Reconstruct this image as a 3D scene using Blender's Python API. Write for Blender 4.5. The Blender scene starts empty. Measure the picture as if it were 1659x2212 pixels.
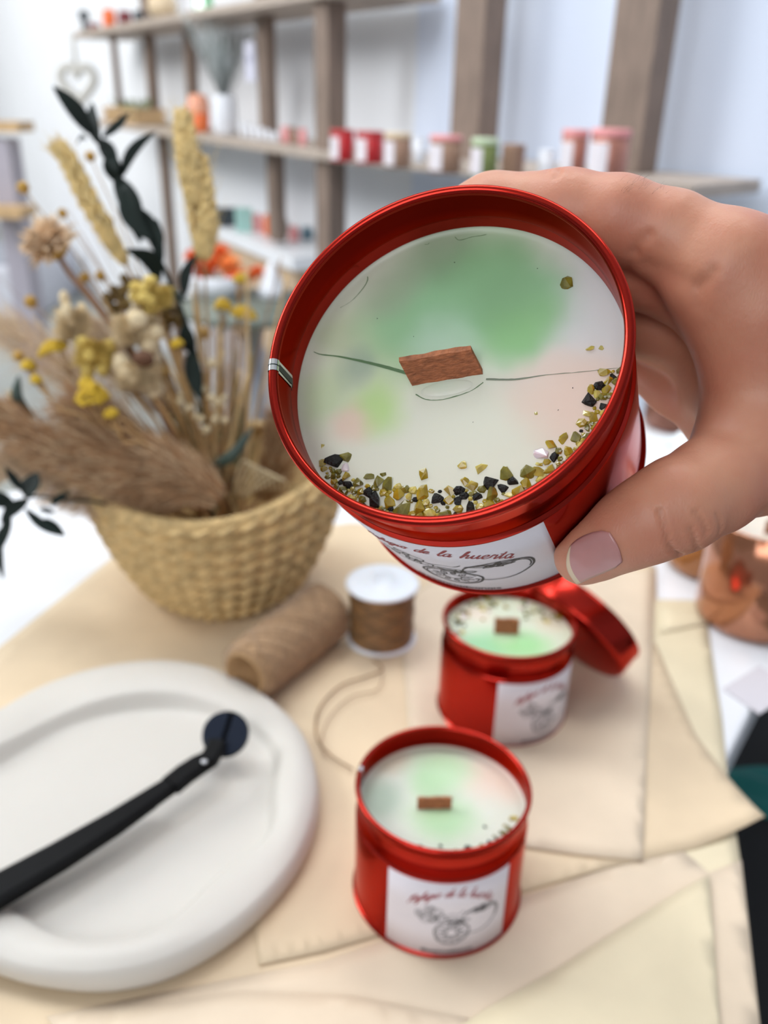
import bpy, bmesh, math, random
import numpy as np
from mathutils import Vector, Matrix, Quaternion
from mathutils.bvhtree import BVHTree

random.seed(7); rng = np.random.default_rng(7)
SC = bpy.context.scene
COL = SC.collection

# ------------------------------------------------------------------ camera
FPX, PITCH, ROLL = 1852.0, 0.45182, -0.024737
TABLE_Z = 0.75
CAM_Z = TABLE_Z + 0.32325
_f = np.array([0, math.cos(PITCH), -math.sin(PITCH)])
_d0 = np.array([0, -math.sin(PITCH), -math.cos(PITCH)])
_r0 = np.array([1.0, 0, 0])
RGT = math.cos(ROLL) * _r0 + math.sin(ROLL) * _d0
DWN = -math.sin(ROLL) * _r0 + math.cos(ROLL) * _d0
ORG = np.array([0, 0, CAM_Z])
cam_d = bpy.data.cameras.new('camera'); cam = bpy.data.objects.new('camera', cam_d); COL.objects.link(cam)
M = Matrix.Identity(4)
for i in range(3):
    M[i][0] = RGT[i]; M[i][1] = -DWN[i]; M[i][2] = -_f[i]; M[i][3] = ORG[i]
cam.matrix_world = M
cam_d.sensor_fit = 'VERTICAL'; cam_d.sensor_height = 24.0; cam_d.sensor_width = 18.0
cam_d.lens = 24.0 * FPX / 2212.0
cam_d.clip_start = 0.01; cam_d.clip_end = 60
cam_d.dof.use_dof = True
cam_d.dof.focus_distance = 0.177
cam_d.dof.aperture_fstop = cam_d.lens / 2.5
SC.camera = cam

# ------------------------------------------------------------------ world, light, exposure
w = bpy.data.worlds.new('world'); SC.world = w; w.use_nodes = True
bg = w.node_tree.nodes['Background']
bg.inputs[0].default_value = (0.80, 0.87, 1.0, 1); bg.inputs[1].default_value = 0.46
def area(name, loc, target, size, size_y, power, col):
    l = bpy.data.lights.new(name, 'AREA'); l.shape = 'RECTANGLE'; l.size = size; l.size_y = size_y
    l.energy = power; l.color = col
    o = bpy.data.objects.new(name, l); COL.objects.link(o); o.location = loc
    o.rotation_euler = (Vector(target) - Vector(loc)).to_track_quat('-Z', 'Y').to_euler()
    return o
area('window_daylight', (-1.7, 1.0, 2.0), (0.05, 0.40, 0.75), 0.8, 0.7, 23, (0.95, 0.98, 1.0))
area('shop_front_daylight', (-0.9, -1.7, 2.1), (0.05, 0.3, 0.85), 1.6, 1.2, 30, (0.97, 0.985, 1.0))
area('ceiling_lamp', (0.2, 1.0, 2.55), (0.1, 0.8, 0.75), 1.2, 0.5, 13, (1.0, 0.95, 0.88))
area('ceiling_lamp_rear', (0.6, 3.0, 2.55), (-0.3, 2.6, 0.75), 1.6, 1.0, 74, (0.95, 0.97, 1.0))
area('wall_fill_far', (-3.0, 2.4, 2.6), (-2.2, 4.6, 1.0), 2.4, 1.6, 150, (1.0, 0.99, 0.97))  # added fill light, brightens the left wall
area('wall_fill_left', (-4.6, 4.0, 2.6), (-4.2, 7.0, 1.3), 2.2, 1.6, 135, (1.0, 0.99, 0.97))  # another added fill, lifts the dim far left end of the wall
area('ceiling_lamp_side', (-0.7, 0.9, 2.5), (-0.1, 1.9, 1.1), 1.0, 0.6, 20, (0.85, 0.92, 1.0))
SC.view_settings.view_transform = 'Standard'; SC.view_settings.look = 'None'
SC.view_settings.exposure = -0.22; SC.view_settings.gamma = 1.0
SC.view_settings.use_curve_mapping = False
SC.cycles.use_denoising = True
SC.cycles.sample_clamp_indirect = 6.0

# ------------------------------------------------------------------ pixel <-> place helpers (layout measured from the photograph)
def ray(px, py): return _f + (px - 829.5) / FPX * RGT + (py - 1106.0) / FPX * DWN
def at(px, py, depth): return ORG + ray(px, py) * depth
def on_z(px, py, z):
    v = ray(px, py); return ORG + v * ((z - CAM_Z) / v[2])
def on_plane(px, py, p0, n):
    v = ray(px, py); return ORG + v * (((p0 - ORG) @ n) / (v @ n))
def scale_at(depth): return depth / FPX     # metres per pixel

# ------------------------------------------------------------------ mesh helpers
def mesh_obj(name, verts, faces, mat=None, parent=None, smooth=True, mats=None, fmat=None):
    me = bpy.data.meshes.new(name)
    me.from_pydata([tuple(map(float, v)) for v in verts], [], [tuple(map(int, f)) for f in faces])
    me.validate(); me.update()
    if mats:
        for m_ in mats: me.materials.append(m_)
        if fmat is not None and len(fmat) == len(me.polygons): me.polygons.foreach_set('material_index', fmat)
    elif mat: me.materials.append(mat)
    if smooth: me.polygons.foreach_set('use_smooth', [True] * len(me.polygons))
    o = bpy.data.objects.new(name, me); COL.objects.link(o)
    if parent: o.parent = parent
    return o
def tag(o, label=None, cat=None, group=None, kind=None):
    if label: o['label'] = label
    if cat: o['category'] = cat
    if group: o['group'] = group
    if kind: o['kind'] = kind
    return o
def empty(name, loc, label=None, cat=None, group=None, mat3=None, rz=0):
    o = bpy.data.objects.new(name, None); COL.objects.link(o); o.empty_display_size = 0.01
    if mat3 is not None:
        mm = Matrix.Identity(4)
        for i in range(3):
            for j in range(3): mm[i][j] = mat3[j][i]
            mm[i][3] = loc[i]
        o.matrix_world = mm
    else:
        o.location = loc; o.rotation_euler = (0, 0, rz)
    return tag(o, label, cat, group)
def set_origin(o, loc):
    """move the origin of a top-level mesh to loc"""
    L = Vector([float(x) for x in loc]); o.data.transform(Matrix.Translation(-L)); o.location = o.location + L
class MB:
    def __init__(s): s.v = []; s.f = []; s.m = []
    def add(s, V, Fc, mi=0):
        n = len(s.v); s.v.extend([tuple(x) for x in V]); s.f.extend([tuple(i + n for i in q) for q in Fc]); s.m.extend([mi] * len(Fc))
    def build(s, name, mat=None, parent=None, smooth=True, mats=None):
        return mesh_obj(name, s.v, s.f, mat, parent, smooth, mats, s.m if mats else None)
def lathe(profile, n=96, closed=False):
    V = []; Fc = []
    m = len(profile)
    for r, z in profile:
        for k in range(n):
            a = 2 * math.pi * k / n; V.append((r * math.cos(a), r * math.sin(a), z))
    for i in range(m - 1 if not closed else m):
        for k in range(n):
            a, b = i * n + k, i * n + (k + 1) % n; j = (i + 1) % m
            Fc.append((a, b, j * n + (k + 1) % n, j * n + k))
    return V, Fc
def box(c, s, rz=0.0):
    x, y, z = s[0] / 2, s[1] / 2, s[2] / 2; ca, sa = math.cos(rz), math.sin(rz)
    V = [(c[0] + ca * a - sa * b, c[1] + sa * a + ca * b, c[2] + d) for a, b, d in
         [(-x, -y, -z), (x, -y, -z), (x, y, -z), (-x, y, -z), (-x, -y, z), (x, -y, z), (x, y, z), (-x, y, z)]]
    return V, [(0, 3, 2, 1), (4, 5, 6, 7), (0, 1, 5, 4), (1, 2, 6, 5), (2, 3, 7, 6), (3, 0, 4, 7)]
def bevel(o, wd=0.001, seg=2):
    m_ = o.modifiers.new('bevel', 'BEVEL'); m_.width = wd; m_.segments = seg; m_.limit_method = 'ANGLE'
    return o
def smoothpath(P, sub=6, closed=False):
    P = [np.asarray(p, float) for p in P]
    if len(P) < 3 and not closed: return [P[0] + (P[-1] - P[0]) * t for t in np.linspace(0, 1, sub + 1)]
    out = []; n = len(P); rngi = range(n if closed else n - 1)
    for i in rngi:
        p0 = P[(i - 1) % n] if closed or i > 0 else 2 * P[0] - P[1]
        p1 = P[i]; p2 = P[(i + 1) % n]
        p3 = P[(i + 2) % n] if closed or i + 2 < n else 2 * P[-1] - P[-2]
        for t in np.arange(sub) / sub:
            out.append(0.5 * ((2 * p1) + (-p0 + p2) * t + (2 * p0 - 5 * p1 + 4 * p2 - p3) * t * t + (-p0 + 3 * p1 - 3 * p2 + p3) * t ** 3))
    if not closed: out.append(P[-1])
    return out
def tube(P, R, n=8, caps=True):
    P = [np.asarray(p, float) for p in P]; m = len(P)
    R = [R] * m if np.isscalar(R) else list(R)
    V = []; Fc = []; nrm = None
    for i in range(m):
        t = P[min(i + 1, m - 1)] - P[max(i - 1, 0)]; t = t / (np.linalg.norm(t) + 1e-12)
        if nrm is None:
            a = np.array([0, 0, 1.0]) if abs(t[2]) < 0.9 else np.array([1.0, 0, 0])
            nrm = np.cross(t, a)
        nrm = nrm - (nrm @ t) * t; nrm /= np.linalg.norm(nrm) + 1e-12; b = np.cross(t, nrm)
        for k in range(n):
            a = 2 * math.pi * k / n; V.append(P[i] + R[i] * (math.cos(a) * nrm + math.sin(a) * b))
    for i in range(m - 1):
        for k in range(n):
            Fc.append((i * n + k, i * n + (k + 1) % n, (i + 1) * n + (k + 1) % n, (i + 1) * n + k))
    if caps: Fc.append(tuple(range(n))[::-1]); Fc.append(tuple((m - 1) * n + k for k in range(n)))
    return V, Fc
def ellipsoid(c, rx, ry, rz, n=14, m=9, R3=None, jit=0):
    V = []; Fc = []
    for i in range(m + 1):
        ph = math.pi * i / m
        for k in range(n):
            a = 2 * math.pi * k / n; j = 1 + (random.uniform(-jit, jit) if jit else 0)
            p = np.array([rx * math.sin(ph) * math.cos(a), ry * math.sin(ph) * math.sin(a), rz * math.cos(ph)]) * j
            if R3 is not None: p = R3 @ p
            V.append(p + np.asarray(c))
    for i in range(m):
        for k in range(n): Fc.append((i * n + k, (i + 1) * n + k, (i + 1) * n + (k + 1) % n, i * n + (k + 1) % n))
    return V, Fc
def basis(d):
    d = np.asarray(d, float); d = d / np.linalg.norm(d)
    a = np.array([0, 0, 1.0]) if abs(d[2]) < 0.9 else np.array([1.0, 0, 0])
    u = np.cross(a, d); u /= np.linalg.norm(u); return u, np.cross(d, u), d

# ------------------------------------------------------------------ materials
def srgb(r, g, b):
    f = lambda c: (c / 12.92 if c <= 0.04045 else ((c + 0.055) / 1.055) ** 2.4)
    return (f(r / 255), f(g / 255), f(b / 255), 1)
def mat(name, col, rough=0.5, metal=0.0, var=0.0, vscale=60, bump=0.0, bscale=200, sss=0.0, ssr=(1, .3, .2), ssscale=0.002, coat=0.0, trans=0.0, col2=None, stretch=None, spec=None, sheen=0):
    m = bpy.data.materials.new(name); m.use_nodes = True; nt = m.node_tree; b = nt.nodes['Principled BSDF']
    b.inputs['Base Color'].default_value = col; b.inputs['Roughness'].default_value = rough; b.inputs['Metallic'].default_value = metal
    b.inputs['Subsurface Weight'].default_value = sss; b.inputs['Subsurface Radius'].default_value = ssr; b.inputs['Subsurface Scale'].default_value = ssscale
    b.inputs['Coat Weight'].default_value = coat; b.inputs['Transmission Weight'].default_value = trans
    b.inputs['Sheen Weight'].default_value = sheen
    if spec is not None: b.inputs['Specular IOR Level'].default_value = spec
    tc = nt.nodes.new('ShaderNodeTexCoord'); mp = nt.nodes.new('ShaderNodeMapping'); nt.links.new(tc.outputs['Object'], mp.inputs[0])
    if stretch: mp.inputs['Scale'].default_value = stretch
    if var or col2:
        n = nt.nodes.new('ShaderNodeTexNoise'); n.inputs['Scale'].default_value = vscale; n.inputs['Detail'].default_value = 5
        nt.links.new(mp.outputs[0], n.inputs['Vector'])
        r = nt.nodes.new('ShaderNodeValToRGB'); nt.links.new(n.outputs[0], r.inputs[0])
        c2 = col2 or tuple([c * (1 - var) for c in col[:3]] + [1]); c1 = col if col2 else tuple([min(1, c * (1 + var * .6)) for c in col[:3]] + [1])
        r.color_ramp.elements[0].position = 0.33; r.color_ramp.elements[1].position = 0.68
        r.color_ramp.elements[0].color = c2; r.color_ramp.elements[1].color = c1
        nt.links.new(r.outputs[0], b.inputs['Base Color'])
    if bump:
        n = nt.nodes.new('ShaderNodeTexNoise'); n.inputs['Scale'].default_value = bscale; n.inputs['Detail'].default_value = 4
        nt.links.new(mp.outputs[0], n.inputs['Vector'])
        bp = nt.nodes.new('ShaderNodeBump'); bp.inputs['Strength'].default_value = bump; bp.inputs['Distance'].default_value = 0.001
        nt.links.new(n.outputs[0], bp.inputs['Height']); nt.links.new(bp.outputs[0], b.inputs['Normal'])
    return m
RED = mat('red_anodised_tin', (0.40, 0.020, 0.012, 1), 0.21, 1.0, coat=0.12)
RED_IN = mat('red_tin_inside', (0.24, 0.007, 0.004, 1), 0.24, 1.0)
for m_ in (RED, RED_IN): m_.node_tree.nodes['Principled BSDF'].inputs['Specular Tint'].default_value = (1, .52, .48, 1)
SILVER = mat('bare_tin_seam', (0.86, 0.86, 0.85, 1), 0.18, 1.0)
DARKSEAM = mat('dark_seam_gap', (0.02, 0.035, 0.03, 1), 0.4, 0.3)
LABEL = mat('white_label_paper', srgb(226, 219, 224), 0.55, bump=0.03, bscale=1500)
INK = mat('black_ink', (0.02, 0.02, 0.022, 1), 0.6)
REDINK = mat('dark_red_ink', (0.30, 0.02, 0.03, 1), 0.6)
WOODWICK = mat('cherry_wood_wick', srgb(172, 106, 68), 0.7, var=0.35, vscale=500, bump=0.5, bscale=900, stretch=(1, 1, 3))
RESIN = mat('yellow_resin_grain', (0.40, 0.285, 0.02, 1), 0.2, var=0.35, vscale=300, sss=0.5, ssr=(1, .8, .1), coat=0.5)
RESIN2 = mat('olive_resin_grain', (0.20, 0.175, 0.025, 1), 0.2, var=0.4, vscale=400, sss=0.2, ssr=(1, .8, .1), coat=0.5)
RESIN3 = mat('pale_yellow_resin_grain', (0.62, 0.50, 0.12, 1), 0.2, var=0.3, vscale=400, sss=0.4, ssr=(1, .8, .2), coat=0.4)
BLACKG = mat('black_grain', (0.006, 0.006, 0.005, 1), 0.45, bump=0.6, bscale=1500, spec=.3)
PINKG = mat('clear_pink_grain', (0.75, 0.60, 0.62, 1), 0.15, sss=0.4, coat=0.5)

def wax_material(name, base, blobs, distort=0.004, scale=0.001):
    """soft coloured clouds in the wax, placed in the candle's own coordinates: (x, y, radius in mm, colour, strength)"""
    m = bpy.data.materials.new(name); m.use_nodes = True; nt = m.node_tree; b = nt.nodes['Principled BSDF']
    L = nt.links.new
    tc = nt.nodes.new('ShaderNodeTexCoord'); nz = nt.nodes.new('ShaderNodeTexNoise'); nz.inputs['Scale'].default_value = 70; nz.inputs['Detail'].default_value = 2
    L(tc.outputs['Object'], nz.inputs['Vector'])
    sub = nt.nodes.new('ShaderNodeVectorMath'); sub.operation = 'SUBTRACT'; L(nz.outputs['Color'], sub.inputs[0]); sub.inputs[1].default_value = (.5, .5, .5)
    sc_ = nt.nodes.new('ShaderNodeVectorMath'); sc_.operation = 'SCALE'; L(sub.outputs[0], sc_.inputs[0]); sc_.inputs['Scale'].default_value = distort * 2
    ad = nt.nodes.new('ShaderNodeVectorMath'); ad.operation = 'ADD'; L(tc.outputs['Object'], ad.inputs[0]); L(sc_.outputs[0], ad.inputs[1])
    xy = nt.nodes.new('ShaderNodeVectorMath'); xy.operation = 'MULTIPLY'; L(ad.outputs[0], xy.inputs[0]); xy.inputs[1].default_value = (1, 1, 0)
    prev = None
    for (x, y, r, col, st) in blobs:
        dd = nt.nodes.new('ShaderNodeVectorMath'); dd.operation = 'DISTANCE'; L(xy.outputs[0], dd.inputs[0]); dd.inputs[1].default_value = (x * scale, y * scale, 0)
        mr = nt.nodes.new('ShaderNodeMapRange'); mr.interpolation_type = 'SMOOTHSTEP'; L(dd.outputs['Value'], mr.inputs['Value'])
        mr.inputs['From Min'].default_value = r * scale * 0.25; mr.inputs['From Max'].default_value = r * scale * 1.25
        mr.inputs['To Min'].default_value = st; mr.inputs['To Max'].default_value = 0
        mx = nt.nodes.new('ShaderNodeMix'); mx.data_type = 'RGBA'; L(mr.outputs[0], mx.inputs['Factor'])
        if prev is None: mx.inputs['A'].default_value = base
        else: L(prev.outputs['Result'], mx.inputs['A'])
        mx.inputs['B'].default_value = col; prev = mx
    L(prev.outputs['Result'], b.inputs['Base Color'])
    b.inputs['Roughness'].default_value = 0.33; b.inputs['Subsurface Weight'].default_value = 0.25
    b.inputs['Subsurface Radius'].default_value = (1, .9, .7); b.inputs['Subsurface Scale'].default_value = 0.003
    n2 = nt.nodes.new('ShaderNodeTexNoise'); n2.inputs['Scale'].default_value = 90; L(tc.outputs['Object'], n2.inputs['Vector'])
    bp = nt.nodes.new('ShaderNodeBump'); bp.inputs['Strength'].default_value = 0.10; bp.inputs['Distance'].default_value = 0.002; L(n2.outputs[0], bp.inputs['Height']); L(bp.outputs[0], b.inputs['Normal'])
    return m

# ------------------------------------------------------------------ room shell
WALLM = mat('white_wall_paint', srgb(228, 231, 236), 0.85, var=0.02, vscale=3)
WALLB = mat('cool_white_wall_paint', srgb(214, 223, 240), 0.85, var=0.02, vscale=3)
FLOORM = mat('grey_green_floor', srgb(160, 164, 160), 0.35, var=0.10, vscale=3, bump=0.05, bscale=40)
CEILM = mat('white_ceiling_paint', srgb(235, 235, 235), 0.9)
WOODG = mat('greyed_shelf_wood', srgb(132, 114, 102), 0.7, var=0.22, vscale=14, stretch=(6, 6, 1), bump=0.2, bscale=60)
WOODS = mat('shelf_board_wood', srgb(178, 164, 152), 0.65, var=0.16, vscale=14, stretch=(2, 2, 8))
BEIGEW = mat('beige_cabinet_wood', srgb(196, 170, 142), 0.6, var=0.12, vscale=10, stretch=(6, 6, 1))
WHITE = mat('white_laminate', srgb(232, 234, 238), 0.35, bump=0.01)
OZ = CAM_Z
Cn = np.array([-0.146, 1.971]); DL = np.array([-0.524, 0.852]); DL /= np.linalg.norm(DL); DR = np.array([0.68, -0.73]); DR /= np.linalg.norm(DR)
NL = np.array([0.852, 0.524]); NL /= np.linalg.norm(NL); NR = np.array([0.73, 0.68]); NR /= np.linalg.norm(NR)
def wall_piece(name, a, b, m_, z0=0.0, z1=2.7, th=.06, nrm=(0, 0)):
    a, b, n = np.array(a), np.array(b), np.array(nrm) * th
    V = [(*a, z0), (*b, z0), (*(b + n), z0), (*(a + n), z0), (*a, z1), (*b, z1), (*(b + n), z1), (*(a + n), z1)]
    return tag(mesh_obj(name, V, [(0, 3, 2, 1), (4, 5, 6, 7), (0, 1, 5, 4), (1, 2, 6, 5), (2, 3, 7, 6), (3, 0, 4, 7)], m_, None, False), kind='structure')
WD = 0.24
k_ = (NL + NR) / np.linalg.norm(NL + NR); Wc = Cn + k_ * WD / (k_ @ NL)
far_l = Wc + DL * 7.5
wall_piece('wall_right', Wc, Wc + DR * 2.9, WALLB, nrm=NR)
wall_piece('wall_left', far_l, Wc, WALLM, nrm=NL)
wall_piece('wall_back', (-9.5, far_l[1]), far_l + np.array([.3, 0]), WALLM, nrm=(0, 1))
V, Fc = box((-3.2, 3.2, -0.03), (14, 13, 0.06)); tag(mesh_obj('floor', V, Fc, FLOORM, None, False), kind='structure')
V, Fc = box((-3.2, 3.2, 2.73), (14, 13, 0.06)); tag(mesh_obj('ceiling', V, Fc, CEILM, None, False), kind='structure')

# ------------------------------------------------------------------ candle tins
TIN_H, TIN_R = 0.0604, 0.0371
class Frame:
    """a tin's own axes: base centre + unit axes; turns a pixel of the photograph into the tin's coordinates"""
    def __init__(s, base, e1, e2, up): s.b, s.e1, s.e2, s.up = [np.asarray(x, float) for x in (base, e1, e2, up)]
    def loc(s, P): q = P - s.b; return np.array([q @ s.e1, q @ s.e2, q @ s.up])
    def world(s, L): return s.b + L[0] * s.e1 + L[1] * s.e2 + L[2] * s.up
    def top(s, px, py, z): return s.loc(on_plane(px, py, s.b + z * s.up, s.up))
HA = np.array([0.2195, 0.5, -0.46995]); HA /= np.linalg.norm(HA); HUP = -HA
HC = np.array([0.01017, 0.16784, CAM_Z - 0.04414])           # centre of the held tin's rim
HE1 = RGT - (RGT @ HUP) * HUP; HE1 /= np.linalg.norm(HE1); HE2 = np.cross(HUP, HE1)
FH = Frame(HC - HUP * TIN_H, HE1, HE2, HUP)
F1 = Frame((0.02801, 0.27744, TABLE_Z + 0.0012), (1, 0, 0), (0, 1, 0), (0, 0, 1))
F2 = Frame((0.07162, 0.40645, TABLE_Z + 0.0012), (1, 0, 0), (0, 1, 0), (0, 0, 1))

def tin_outer():
    h = TIN_H; p = [(0.0, 0.0012), (0.0355, 0.0012), (0.0362, 0.0)]
    for a in np.linspace(-90, 90, 7): p.append((0.0372 + 0.0010 * math.cos(math.radians(a)), 0.0010 + 0.0010 * math.sin(math.radians(a))))
    p += [(0.0371, 0.0024), (0.0371, 0.010), (0.0371, 0.030), (0.0371, 0.0436), (0.0370, 0.0443), (0.0363, 0.0450), (0.0361, 0.0458), (0.0361, 0.054), (0.0361, h - 0.0022)]
    for a in np.linspace(-60, 200, 14): p.append((0.0364 + 0.00108 * math.cos(math.radians(a)), h - 0.00108 + 0.00108 * math.sin(math.radians(a))))
    return p
def tin_inner():
    h = TIN_H
    return [(0.0356, h - 0.0016), (0.0356, h - 0.006), (0.0356, h - 0.0088), (0.0361, h - 0.0100), (0.0364, h - 0.0108), (0.0364, h - 0.018), (0.0364, 0.020), (0.0363, 0.004), (0, 0.004)]

# single-stroke handwriting: letter -> (advance, strokes), x-height 1
GLYPH = {
 'R': (1.35, [[(.05, 0), (.2, 1), (.42, 1.95)], [(-.15, 1.5), (.15, 1.95), (.8, 2.05), (1.0, 1.65), (.75, 1.15), (.25, 1.0), (.6, .5), (1.0, 0), (1.35, .2)]]),
 'e': (.72, [[(0, .3), (.35, .5), (.55, .85), (.35, 1.02), (.1, .7), (.1, .2), (.35, 0), (.72, .3)]]),
 'f': (.62, [[(0, .3), (.35, .9), (.6, 1.8), (.45, 2.05), (.28, 1.5), (.15, .2), (.05, -.8), (-.1, -.9), (.0, -.2), (.3, .15), (.62, .35)]]),
 'u': (.92, [[(0, .3), (.18, .95), (.1, .3), (.25, 0), (.5, .3), (.68, .98), (.6, .25), (.7, 0), (.92, .3)]]),
 'g': (.85, [[(.62, .85), (.4, 1.0), (.1, .7), (.12, .15), (.35, .02), (.6, .5), (.66, .95), (.55, 0), (.4, -.8), (.15, -.95), (.1, -.6), (.5, -.05), (.85, .3)]]),
 'i': (.5, [[(0, .3), (.2, .95), (.12, .25), (.25, 0), (.5, .3)], [(.3, 1.45), (.33, 1.5)]]),
 'o': (.8, [[(.45, .98), (.15, .85), (.08, .3), (.3, 0), (.55, .25), (.55, .8), (.4, .98), (.5, .8), (.8, .85)]]),
 'd': (.85, [[(.6, .85), (.35, 1.0), (.08, .65), (.12, .12), (.35, .02), (.58, .5), (.85, 2.0), (.62, .3), (.68, 0), (.88, .3)]]),
 'l': (.5, [[(0, .3), (.35, 1.3), (.45, 2.0), (.28, 1.9), (.12, .8), (.15, .1), (.3, 0), (.5, .3)]]),
 'a': (.85, [[(.6, .85), (.35, 1.0), (.08, .65), (.12, .12), (.32, .02), (.55, .5), (.64, .95), (.56, .25), (.66, 0), (.85, .3)]]),
 'h': (.9, [[(0, .3), (.35, 1.4), (.42, 2.0), (.25, 1.8), (.08, 0), (.25, .6), (.5, 1.0), (.6, .8), (.55, .2), (.68, 0), (.9, .3)]]),
 'r': (.7, [[(0, .3), (.2, 1.05), (.3, .9), (.52, .92), (.45, .3), (.5, 0), (.7, .3)]]),
 't': (.55, [[(0, .3), (.3, 1.0), (.42, 1.65), (.22, .4), (.25, 0), (.55, .3)], [(.02, 1.15), (.5, 1.2)]]),
 ' ': (.75, [])}
# block letters of the web name, height 1
BLOCK = {
 '@': (1.25, [[(.75, .35), (.55, .25), (.4, .45), (.55, .7), (.75, .6), (.75, .3), (.95, .3), (1.0, .6), (.75, .95), (.35, .95), (.1, .6), (.2, .15), (.6, -.05), (.9, .05)]]),
 'e': (.8, [[(.1, .4), (.65, .4), (.6, .65), (.35, .75), (.1, .55), (.1, .2), (.35, 0), (.62, .12)]]),
 's': (.72, [[(.55, .65), (.3, .75), (.1, .6), (.3, .42), (.52, .28), (.45, .05), (.2, 0), (.05, .12)]]),
 'n': (.8, [[(.1, 0), (.1, .75)], [(.1, .5), (.35, .75), (.58, .6), (.58, 0)]]),
 'c': (.75, [[(.6, .62), (.35, .75), (.1, .55), (.1, .2), (.35, 0), (.6, .12)]]),
 'i': (.35, [[(.12, 0), (.12, .75)], [(.12, .95), (.12, 1.0)]]),
 'a': (.8, [[(.6, .75), (.6, 0)], [(.6, .5), (.35, .75), (.1, .5), (.1, .2), (.35, 0), (.6, .2)]]),
 'd': (.8, [[(.6, 1.05), (.6, 0)], [(.6, .5), (.35, .75), (.1, .5), (.1, .2), (.35, 0), (.6, .2)]])}
def layout_text(txt, G, size, slant, arc_h, width_target=None):
    """strokes in mm, centred on x = 0; baseline follows a shallow arch"""
    out = []; x = 0
    for ch in txt:
        adv, st = G[ch]
        for s_ in st: out.append([(x + a, b) for a, b in s_])
        x += adv
    W = x; k = size; 
    if width_target: kx = width_target / W
    else: kx = size
    res = []
    for s_ in out:
        res.append([((a - W / 2) * kx + slant * b * k, b * k + arc_h * (1 - ((a - W / 2) / (W / 2)) ** 2)) for a, b in s_])
    return res
def on_cyl(u, v, th0, R):
    """u along the wrap in mm, v up in mm from the bottom of the label -> tin coordinates"""
    a = th0 + u / (TIN_R * 1000); return (R * math.cos(a), R * math.sin(a), 0.0014 + v / 1000)
def stroke_mesh(mb, strokes, th0, wd, R, sm=4):
    for s_ in strokes:
        P = [np.array(p) for p in s_]; P = smoothpath([np.array([a, b, 0]) for a, b in P], sm) if len(P) > 2 else [np.array([a, b, 0]) for a, b in P]
        V = []; Fc = []
        for i, p in enumerate(P):
            t = P[min(i + 1, len(P) - 1)] - P[max(i - 1, 0)]; n = np.array([-t[1], t[0]]); n = n / (np.linalg.norm(n) + 1e-9)
            ww = wd * (0.75 + 0.45 * abs(t[1]) / (np.linalg.norm(t) + 1e-9)) / 2
            V.append(on_cyl(p[0] + n[0] * ww, p[1] + n[1] * ww, th0, R)); V.append(on_cyl(p[0] - n[0] * ww, p[1] - n[1] * ww, th0, R))
        for i in range(len(P) - 1): Fc.append((2 * i, 2 * i + 1, 2 * i + 3, 2 * i + 2))
        mb.add(V, Fc)
def arc(cx, cy, rx, ry, a0, a1, n=24, wob=0, rot=0):
    o = []
    for k in range(n + 1):
        a = math.radians(a0 + (a1 - a0) * k / n); r = 1 + wob * math.sin(3 * a + 1) + wob * .6 * math.sin(7 * a)
        x, y = rx * r * math.cos(a), ry * r * math.sin(a); cr, sr = math.cos(rot), math.sin(rot)
        o.append((cx + cr * x - sr * y, cy + sr * x + cr * y))
    return o
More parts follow.
